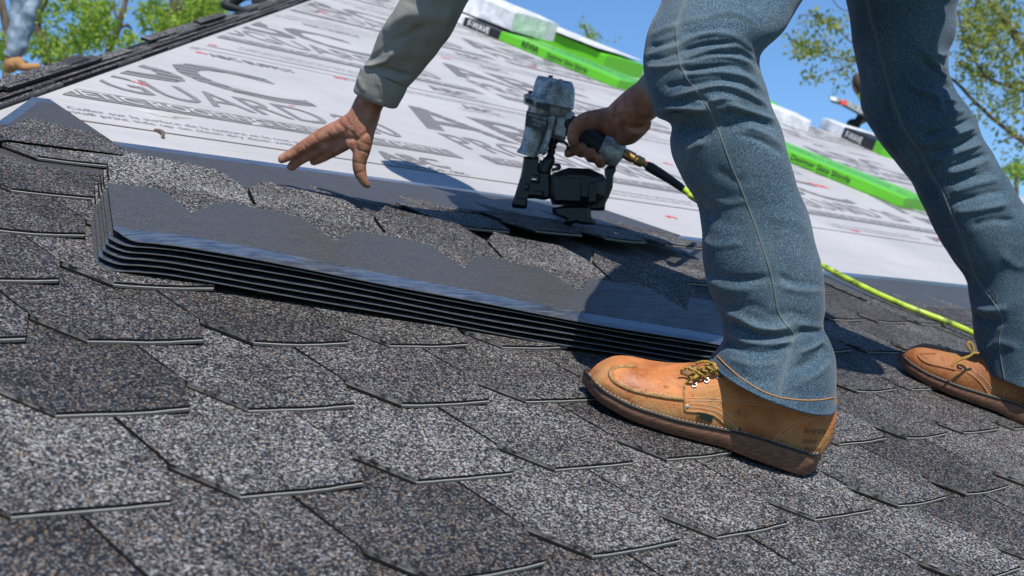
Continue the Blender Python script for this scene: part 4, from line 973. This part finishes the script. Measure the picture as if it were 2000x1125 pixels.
V, F = loft(R5([(184, 268, 336, 300), (172, 320, 318, 358), (160, 400, 300, 442), (146, 470, 280, 520), (132, 530, 262, 575), (118, 565, 250, 612), (104, 578, 244, 622), (106, 590, 240, 634), (130, 598, 225, 630)]), 44, 36)
build('cylinder', V, F, M_gun, gun, None, True); BC_ = bv(V, F)
v, f = prism(c5([(150, 196), (180, 188), (350, 250), (338, 318), (320, 322), (152, 252)]), GD_-.022, .045, .25); build('guard_band', v, f, M_gun, gun, None)
gb = MB()
for q in ([(164, 212), (218, 232), (214, 262), (162, 244)], [(240, 240), (335, 268), (326, 306), (234, 284)]): v, f = prism(c5(q), GD_-.0455, .004, .1); build('band_window', v, f, M_blk, gun)
v, f = prism(c5([(170, 302), (314, 345), (296, 452), (158, 408)]), GD_-.0365, .004, .1); build('label', v, f, M_label, gun)
ca, sa = math.cos(.29), math.sin(.29); r_ = RW[:, 0]*ca+RW[:, 1]*sa; u2 = -(-RW[:, 0]*sa+RW[:, 1]*ca)
for s_, x_, y_, z_ in (('metabo HPT', 182, 333, 8), ('Hitachi', 205, 372, 10), ('NV45', 210, 400, 7)): q = c5([(x_, y_)])[0]; text('label_lettering', s_, C(*q, GD_-.0395), r_, u2, z_*GD_/FPX, M_label_t, gun, .0006, .02)
v, f = prism(c5([(330, 325), (372, 332), (350, 440), (330, 520), (305, 600), (278, 612), (272, 590), (300, 480)]), GD_-.02, .022, .25); build('body_rib', v, f, M_gun, gun)
v, f = prism(c5([(370, 300), (470, 300), (500, 330), (470, 400), (440, 480), (430, 520), (340, 490), (352, 400)]), GD_, .040, .2); build('handle_root', v, f, M_gun, gun)
v, f = prism(c5([(250, 330), (350, 330), (345, 450), (320, 560), (280, 600), (235, 600), (255, 480)]), GD_+.008, .02, .2); build('housing_back', v, f, M_gun, gun)
v, f = prism(c5([(362, 130), (385, 118), (405, 135), (385, 200), (372, 250), (345, 245), (350, 180)]), GD_-.035, .012, .25); build('cap_rib', v, f, M_gun, gun)
bl = MB()
for x, y in ((335, 70), (399, 97), (196, 176)): q = c5([(x, y)])[0]; v, f = tube([C(q[0], q[1]+3, GD_-.02), C(q[0]+.3, q[1]-2.5, GD_-.02)], .0048, 8); build('bolt', v, f, M_brown, gun)
V, F = loft([(1108, 224, 1092, 254, GD_, 1), (1118, 224, 1099, 262, GD_, 1), (1140, 236, 1118, 272, GD_, 1), (1170, 262, 1140, 292, GD_, .95), (1186, 272, 1158, 305, GD_, .95), (1196, 278, 1168, 312, GD_, .95)], 40, 28); build('grip', V, F, M_blk2, gun, None, True)
V, F = loft([(1186, 262, 1163, 308, GD_, .9), (1200, 268, 1172, 314, GD_, .95), (1216, 276, 1184, 322, GD_, .95), (1222, 284, 1194, 326, GD_, .95), (1224, 292, 1202, 326, GD_, .9), (1224, 300, 1206, 322, GD_, .8)], 30, 32); build('end_cap', V, F, M_gun, gun, None, True)
v, f = pxtube([(1180, 281, 4), (1196, 289, 4)], GD_-.022, 10); build('cap_pin', v, f, M_chrome, gun, None, True)
v, f = pxtube([(1206, 293, 5), (1210, 295, 8), (1216, 298, 7), (1222, 300, 5)], GD_-.012, 14, 12); build('swivel', v, f, M_chrome, gun, None, True)
v, f = pxtube([(1217, 298, 8.0), (1221, 300, 10.5), (1238, 309, 10.5), (1240, 310, 8.5), (1243, 312, 10.5), (1255, 318, 10), (1258, 320, 6.5), (1264, 324, 6)], GD_-.012, 12); build('brass_fitting', v, f, M_brass, gun)
v, f = prism(c5([(150, 620), (256, 622), (250, 700), (268, 722), (335, 728), (345, 830), (340, 905), (290, 915), (230, 905), (178, 905), (170, 925), (172, 968), (160, 976), (72, 968), (68, 945), (82, 905), (100, 850), (128, 760), (140, 700)]), GD_, .036, .2); build('nose', v, f, M_blk, gun)
nd = MB()
for q, dz in (([(200, 740), (262, 745), (258, 800), (196, 792)], -.022), ([(160, 800), (190, 804), (186, 850), (156, 845)], -.021), ([(225, 850), (290, 855), (286, 890), (222, 885)], -.022), ([(90, 900), (170, 905), (168, 960), (84, 950)], -.021)): v, f = prism(c5(q), GD_+dz, .012, .3); build('nose_plate', v, f, M_blk, gun)
v, f = prism(c5([(206, 768), (238, 770), (238, 778), (206, 776)]), GD_-.0285, .003, .1); build('nose_screw', v, f, M_chrome, gun)
for i, (x, y, r) in enumerate([(352, 500, 26), (340, 560, 20), (330, 600, 28), (322, 640, 34)]): pass
v, f = pxtube([(*c5([(x, y)])[0], r*.2845) for x, y, r in [(360, 485, 30), (358, 510, 34), (350, 530, 24), (348, 550, 30), (344, 565, 22), (340, 585, 30), (335, 605, 24), (328, 640, 40), (300, 690, 44), (290, 730, 44)]], GD_, 14, 40); build('depth_adjuster', v, f, M_blk, gun, None, True)
v, f = prism(c5([(262, 640), (300, 655), (300, 720), (250, 725), (245, 690)]), GD_, .02, .2); build('nose_bracket', v, f, M_blk, gun)
v, f = prism(c5([(330, 655), (400, 668), (410, 690), (398, 712), (340, 720), (345, 700), (378, 695), (380, 682), (335, 675)]), GD_, .014, .2); build('latch', v, f, M_blk, gun)
v, f = pxtube([(*c5([(385, 512)])[0], 3), (*c5([(430, 520)])[0], 3), (*c5([(452, 545)])[0], 3), (*c5([(448, 580)])[0], 3.5)], GD_-.005, 8, 16); build('trigger', v, f, M_blk, gun, None, True)
v, f = prism(c5([(332, 752), (350, 738), (455, 700), (600, 708), (690, 748), (715, 790), (705, 900), (650, 948), (560, 958), (350, 944), (330, 900)]), GD_, .085, .22); build('coil_magazine', v, f, M_blk, gun)
v, f = prism(c5([(356, 768), (545, 765), (540, 925), (362, 918)]), GD_-.045, .006, .3); build('magazine_panel', v, f, M_blk, gun)
v, f = prism(c5([(600, 800), (650, 790), (640, 930), (595, 935)]), GD_-.045, .008, .3); build('magazine_latch', v, f, M_blk, gun)
v, f = prism(c5([(706, 705), (722, 684), (782, 688), (784, 715), (768, 740), (760, 830), (735, 895), (712, 940), (706, 985), (690, 990), (600, 988), (604, 955), (650, 935), (690, 880), (712, 800), (716, 745)]), GD_, .026, .25); build('support_arm', v, f, M_blk, gun)
v, f = prism(c5([(346, 975), (420, 958), (606, 962), (612, 1045), (645, 1066), (642, 1085), (560, 1082), (516, 1072), (478, 1084), (425, 1074), (436, 1046), (350, 1008)]), GD_, .05, .15); build('base_foot', v, f, M_blk, gun)

hose = empty('air_hose', C(1264, 324, GD_-.012), 'lime green air hose running from the nail gun past both legs across the shingles', 'hose')
v, f = pxtube([(1262, 323, 7.5), (1270, 327, 10), (1300, 345, 8.8), (1326, 363, 7.5), (1334, 369, 7.2)], GD_-.01, 14, 30); build('hose_boot', v, f, M_blk2, hose, None, True)
hr = MB()
for i in range(12):
    t = i/11; a = (1272+56*t, 328+36*t); d_ = (.855, .52); r = 10.4-2.0*t; v, f = pxtube([(a[0]-1.1*d_[0], a[1]-1.1*d_[1], r), (a[0]+1.1*d_[0], a[1]+1.1*d_[1], r)], GD_-.01, 12); hr.add(v, f)
hr.go('rib', M_blk2, hose, True)['kind'] = 'stuff'
pts = [C(1328, 365, GD_-.01), C(1345, 377, GD_-.005), C(1360, 389, GD_)]
for x, y, h in [(1420, 425, .05), (1500, 465, .03), (1560, 495, .018), (1588, 509, .014), (1640, 537, .011), (1700, 567, .011), (1760, 594, .012), (1804, 611, .013), (1844, 626, .013), (1900, 650, .014), (1960, 680, .012), (2040, 715, .012)]:
    u, v_ = onroof(x, y, h); pts.append(G(u, v_, h))
v, f = tube(catmull(pts, 160), .0074, 12); build('hose_line', v, f, M_hose, hose, None, True)

# ---------------------------------------------------------------- other people on the site
def far_person(label, d, legs, boots, shirtc, pantm, bootm, trunk=None, skin=M_skin, head=None, extra=()):
    p0 = C(boots[0][0][0], boots[0][0][1], d); r = empty('person', p0, label, 'person')
    bd = MB()
    for l in legs: v, f = pxtube([(a, b, c*.8) for a, b, c in l], d, 12, 16); bd.add(v, f)
    if trunk: v, f = pxtube([(a, b, c*.85) for a, b, c in trunk], d, 14, 16); bd.add(v, f)
    if head: v, f = pxtube(head, d, 14, 14); bd.add(v, f)
    bd.go('body', skin, r, True)
    tr = MB()
    for l in legs:
        v, f = pxtube(l, d, 24, 60); V = cloth(np.array(v), 60, 24, [], .018, 9, len(tr.v)); tr.add(V, f)
    tr.go('trousers', pantm, r, True)
    for l in boots:
        v, f = pxtube(l, d, 14, 20); build('boot', v, f, bootm, r, None, True)
    if trunk: v, f = pxtube(trunk, d, 20, 24); build('shirt', v, f, shirtc, r, None, True)
    return r
M_pale_denim = mat('pale_denim', rough=.9, fn=lambda nt, b: nt.links.new(ramp(nt, tex(nt, coords(nt, False)[0], 'noise', 14, 5).outputs[0], [(.35, (.10, .16, .22)), (.65, (.30, .38, .45))]), b.inputs['Base Color']))
M_tanboot = mat('tan_suede', (.38, .20, .08), .9); M_dark = mat('dark_cloth', (.012, .014, .018), .7)
M_hiv = mat('hi_vis_yellow', (.55, .85, .05), .6); M_hair = mat('brown_hair', (.07, .045, .03), .8)
far_person('worker in pale blue jeans and tan boots walking beyond the left hip', 9.0,
    [[(20, 112, 14), (30, 95, 18), (36, 60, 20), (42, 10, 22), (45, -60, 26), (40, -160, 34)], [(35, 100, 10), (46, 60, 15), (58, 10, 19), (62, -60, 26), (55, -160, 34)]],
    [[(14, 142, 5), (22, 128, 15), (32, 122, 15), (45, 131, 9), (62, 131, 7.5), (74, 130, 6.5), (79, 131, 3)], [(18, 120, 12), (28, 108, 11), (33, 100, 9)]], M_dark, M_pale_denim, M_tanboot,
    [(48, -150, 42), (45, -260, 42), (40, -340, 50), (35, -380, 25)], head=[(35, -385, 18), (33, -420, 30), (32, -450, 24)])
far_person('worker in black clothes kneeling on the hip at the top of the picture', 7.6,
    [[(452, 8, 9), (470, -6, 14), (500, -30, 22), (560, -60, 30)], [(505, 2, 9), (540, -3, 12), (580, -25, 22), (600, -60, 30)]],
    [[(432, 12, 5), (440, 10, 10), (455, 14, 9), (470, 18, 6), (477, 16, 3)], [(492, 4, 5), (505, 3, 8), (530, 0, 8), (545, -4, 5)]], M_dark, M_dark, M_dark,
    [(585, -70, 40), (540, -150, 46), (500, -230, 48), (480, -260, 20)], head=[(478, -262, 20), (470, -290, 30), (465, -315, 24)])
r = far_person('worker in a yellow shirt crouching at the skyline with a long grey tool', 11.0,
    [[(1668, 245, 8), (1690, 225, 13), (1712, 210, 15), (1730, 225, 13), (1738, 250, 9)]],
    [[(1655, 244, 5), (1665, 241, 9), (1680, 245, 5)], [(1725, 252, 5), (1738, 252, 8), (1752, 254, 5)]], M_hiv, M_dark, M_dark, [(1718, 212, 18), (1706, 200, 17), (1690, 190, 13), (1678, 180, 7)], head=[(1678, 184, 6), (1675, 170, 10), (1673, 156, 9), (1672, 150, 5)])
v, f = pxtube([(1682, 182, 6), (1680, 165, 13), (1676, 150, 11), (1675, 143, 5)], 10.98, 12, 12); build('hair', v, f, M_hair, r, None, True)
tl = empty('roofing_tool', C(1640, 195, 10.9), 'long grey and red tool held by the worker on the skyline', 'tool')
v, f = prism([(1622, 190), (1648, 194), (1690, 214), (1694, 228), (1680, 224), (1640, 203), (1624, 198)], 10.9, .08); build('blade', v, f, M_gun, tl)
v, f = prism([(1640, 196), (1654, 198), (1652, 207), (1641, 205)], 10.84, .03); build('red_grip', v, f, M_red, tl)
v, f = prism([(1620, 188), (1634, 191), (1633, 199), (1621, 196)], 10.84, .03); build('white_tip', v, f, M_whiteprint, tl)

# ---------------------------------------------------------------- trees
def limb(pts, d, K=8): return pxtube(pts, d, K, len(pts)*5)
def leaves(mb, cx, cy, rx, ry, n, size, d, dd, rnd, clump=7):
    nc = max(1, int(n*1.25)//clump)
    for _ in range(nc):
        a = rnd.uniform(0, 2*PI); q = math.sqrt(rnd.random())
        x0, y0, z0 = cx+rx*q*math.cos(a), cy+ry*q*math.sin(a), d+rnd.uniform(-dd, dd)
        for _ in range(clump):
            c = C(x0+rnd.gauss(0, size*2.0), y0+rnd.gauss(0, size*2.0), z0+rnd.uniform(-.2, .2)); s = size*rnd.uniform(.6, 1.5)*d/FPX
            a_ = np.array([rnd.gauss(0, 1) for _ in range(3)]); a_ /= np.linalg.norm(a_); b_ = np.cross(a_, [rnd.gauss(0, 1) for _ in range(3)]); b_ /= np.linalg.norm(b_)+1e-9; c_ = np.cross(a_, b_)
            mb.add([c-a_*s, c+b_*s*.45+c_*s*.1, c+a_*s, c-b_*s*.45+c_*s*.1], [[0, 1, 2], [0, 2, 3]])
def tree(label, d, trunks, clusters, leafm, size, seed, group=None, dd=1.2, dens=1.0):
    rnd = random.Random(seed); base = C(*trunks[0][0][:2], d); r = empty('tree', (base[0], base[1], 0), label, 'tree', group)
    tk = MB()
    for l in trunks:
        v, f = limb(l, d+rnd.uniform(-.4, .4)*(l is not trunks[0])); tk.add(v, f)
    b = np.array(toloc(base)); t0 = C(*trunks[0][0][:2], d); v, f = tube([np.array([t0[0], t0[1], 0]), (t0+np.array([t0[0], t0[1], 0]))/2, t0], [trunks[0][0][2]*1.6*d/FPX, trunks[0][0][2]*1.2*d/FPX, trunks[0][0][2]*d/FPX], 10); tk.add(v, f)
    tk.go('trunk', M_bark, r, True)
    lf = MB()
    for (x, y, rx, ry, n) in clusters:
        leaves(lf, x, y, rx, ry, int(n*dens), size, d, dd, rnd)
        tk2 = None
    if lf.v: lf.go('crown', leafm, r)['kind'] = 'stuff'
    return r
tree('slender tree with a dark leaning trunk just right of the worker in pale jeans', 15, [[(108, 200, 13), (92, 112, 9), (76, 60, 8), (72, 30, 9), (84, 0, 10), (96, -60, 10)], [(74, 52, 6), (62, 20, 5), (58, -20, 4)], [(88, 96, 4), (110, 82, 3), (132, 70, 2)]],
     [(70, 90, 30, 25, 260), (112, 100, 20, 24, 200), (60, 30, 22, 20, 90), (120, 120, 14, 10, 80), (95, 20, 30, 12, 80), (130, 8, 30, 8, 150), (12, 110, 16, 20, 120), (100, 62, 24, 18, 90)], M_leafA, 5.8, 1)
tree('tree with a bare curving trunk between the two hips of foliage at the left skyline', 15.5, [[(212, 120, 9), (216, 84, 8), (228, 62, 7), (232, 48, 7), (242, 15, 5), (250, -20, 5), (256, -60, 4)], [(230, 55, 5), (245, 50, 3), (258, 56, 2)], [(232, 45, 3), (224, 20, 2.4), (222, -20, 2)]],
     [(185, 45, 28, 30, 420), (175, 78, 22, 18, 260), (145, 72, 9, 12, 80), (200, 15, 22, 18, 200), (238, 85, 20, 10, 120), (262, 78, 14, 12, 70), (170, 14, 20, 9, 100), (143, 98, 6, 7, 60), (212, 60, 14, 18, 100), (142, 66, 7, 7, 50)], M_leafA, 5.8, 2)
tree('thick trunked tree wrapped in bright green leaves near the top of the left hip', 14, [[(337, 110, 12), (338, 60, 11), (338, 20, 10), (345, -30, 10), (350, -80, 9)], [(342, 25, 6), (356, 5, 5), (360, -30, 4)]],
     [(300, 18, 28, 20, 280), (340, 52, 20, 12, 340), (372, 28, 26, 26, 460), (402, 25, 24, 22, 420), (310, 48, 14, 16, 100), (420, 8, 20, 10, 200), (280, 40, 10, 8, 40), (330, 40, 14, 12, 140), (395, 5, 20, 10, 160)], M_leafA, 5.8, 3)
tree('leaning dark trunk at the far left edge behind the pale jeans', 16, [[(14, 60, 8), (6, 20, 8), (-4, -20, 8), (-14, -80, 8)]], [(8, 95, 12, 20, 120), (85, -10, 20, 20, 100)], M_leafA, 5.8, 4)
tree('small leafy treetop standing alone above the roof between the bundles and the knee', 22, [[(1152, 110, 3), (1150, 80, 2.5), (1145, 60, 2), (1140, 48, 1.5)]], [(1141, 50, 6, 6, 50), (1152, 72, 8, 12, 90), (1166, 74, 7, 9, 60), (1146, 84, 8, 6, 50), (1200, 78, 2, 2, 7)], M_leafA, 3.2, 5)
tree('big spreading tree at the right edge with branches reaching left between the legs', 13,
     [[(2140, 330, 16), (2080, 210, 14), (2010, 110, 10), (1990, 80, 9), (1968, 45, 7), (1950, 25, 6), (1925, -5, 5), (1890, -50, 4)], [(2060, 320, 7), (1990, 270, 5), (1940, 232, 4), (1900, 195, 3.5), (1860, 155, 3), (1800, 130, 2), (1720, 122, 1.8), (1660, 118, 1.5), (1600, 105, 1.2)], [(1720, 122, 1.6), (1660, 80, 1.5), (1640, 62, 1.3), (1590, 32, 1.2), (1560, 30, 1)], [(1680, 120, 1.4), (1650, 132, 1.2), (1610, 144, 1)], [(1925, 150, 3), (1900, 110, 2.5), (1880, 60, 2), (1870, 20, 2)], [(2010, 180, 4), (1960, 165, 3), (1900, 140, 2), (1870, 120, 1.5)], [(1995, 95, 3), (1975, 60, 2), (1940, 0, 2)], [(1730, 10, 1), (1650, 20, 1), (1622, -10, 1)], [(2040, 290, 3), (1985, 268, 2), (1950, 280, 1.5)]],
     [(1590, 38, 26, 9, 210), (1630, 55, 20, 10, 170), (1560, 82, 20, 8, 130), (1600, 96, 40, 9, 260), (1560, 100, 40, 7, 200), (1650, 110, 25, 8, 160), (1600, 146, 25, 5, 110), (1680, 30, 30, 10, 120), (1650, 140, 20, 6, 60), (1640, 170, 10, 10, 35), (1690, 60, 20, 20, 60),
      (1930, 30, 50, 34, 900), (1900, 80, 36, 30, 520), (1960, 90, 44, 40, 800), (1990, 150, 40, 40, 560), (1930, 150, 44, 24, 400), (1880, 130, 26, 18, 200), (1960, 200, 40, 22, 260), (1920, 225, 22, 12, 110), (1985, 255, 30, 14, 130), (1945, 285, 8, 6, 30), (1990, 290, 14, 8, 50), (1900, 30, 30, 30, 300), (1980, 20, 30, 20, 200), (1990, 210, 20, 30, 120), (1900, 180, 18, 12, 70)], M_leafB, 5.4, 6, dd=1.0, dens=.55)
tree('low bushy treetop just above the roof at the right edge', 16, [[(1985, 400, 6), (1985, 350, 4), (1984, 325, 3)]], [(1986, 335, 26, 18, 340), (1965, 350, 14, 8, 100)], M_leafA, 4.6, 7)
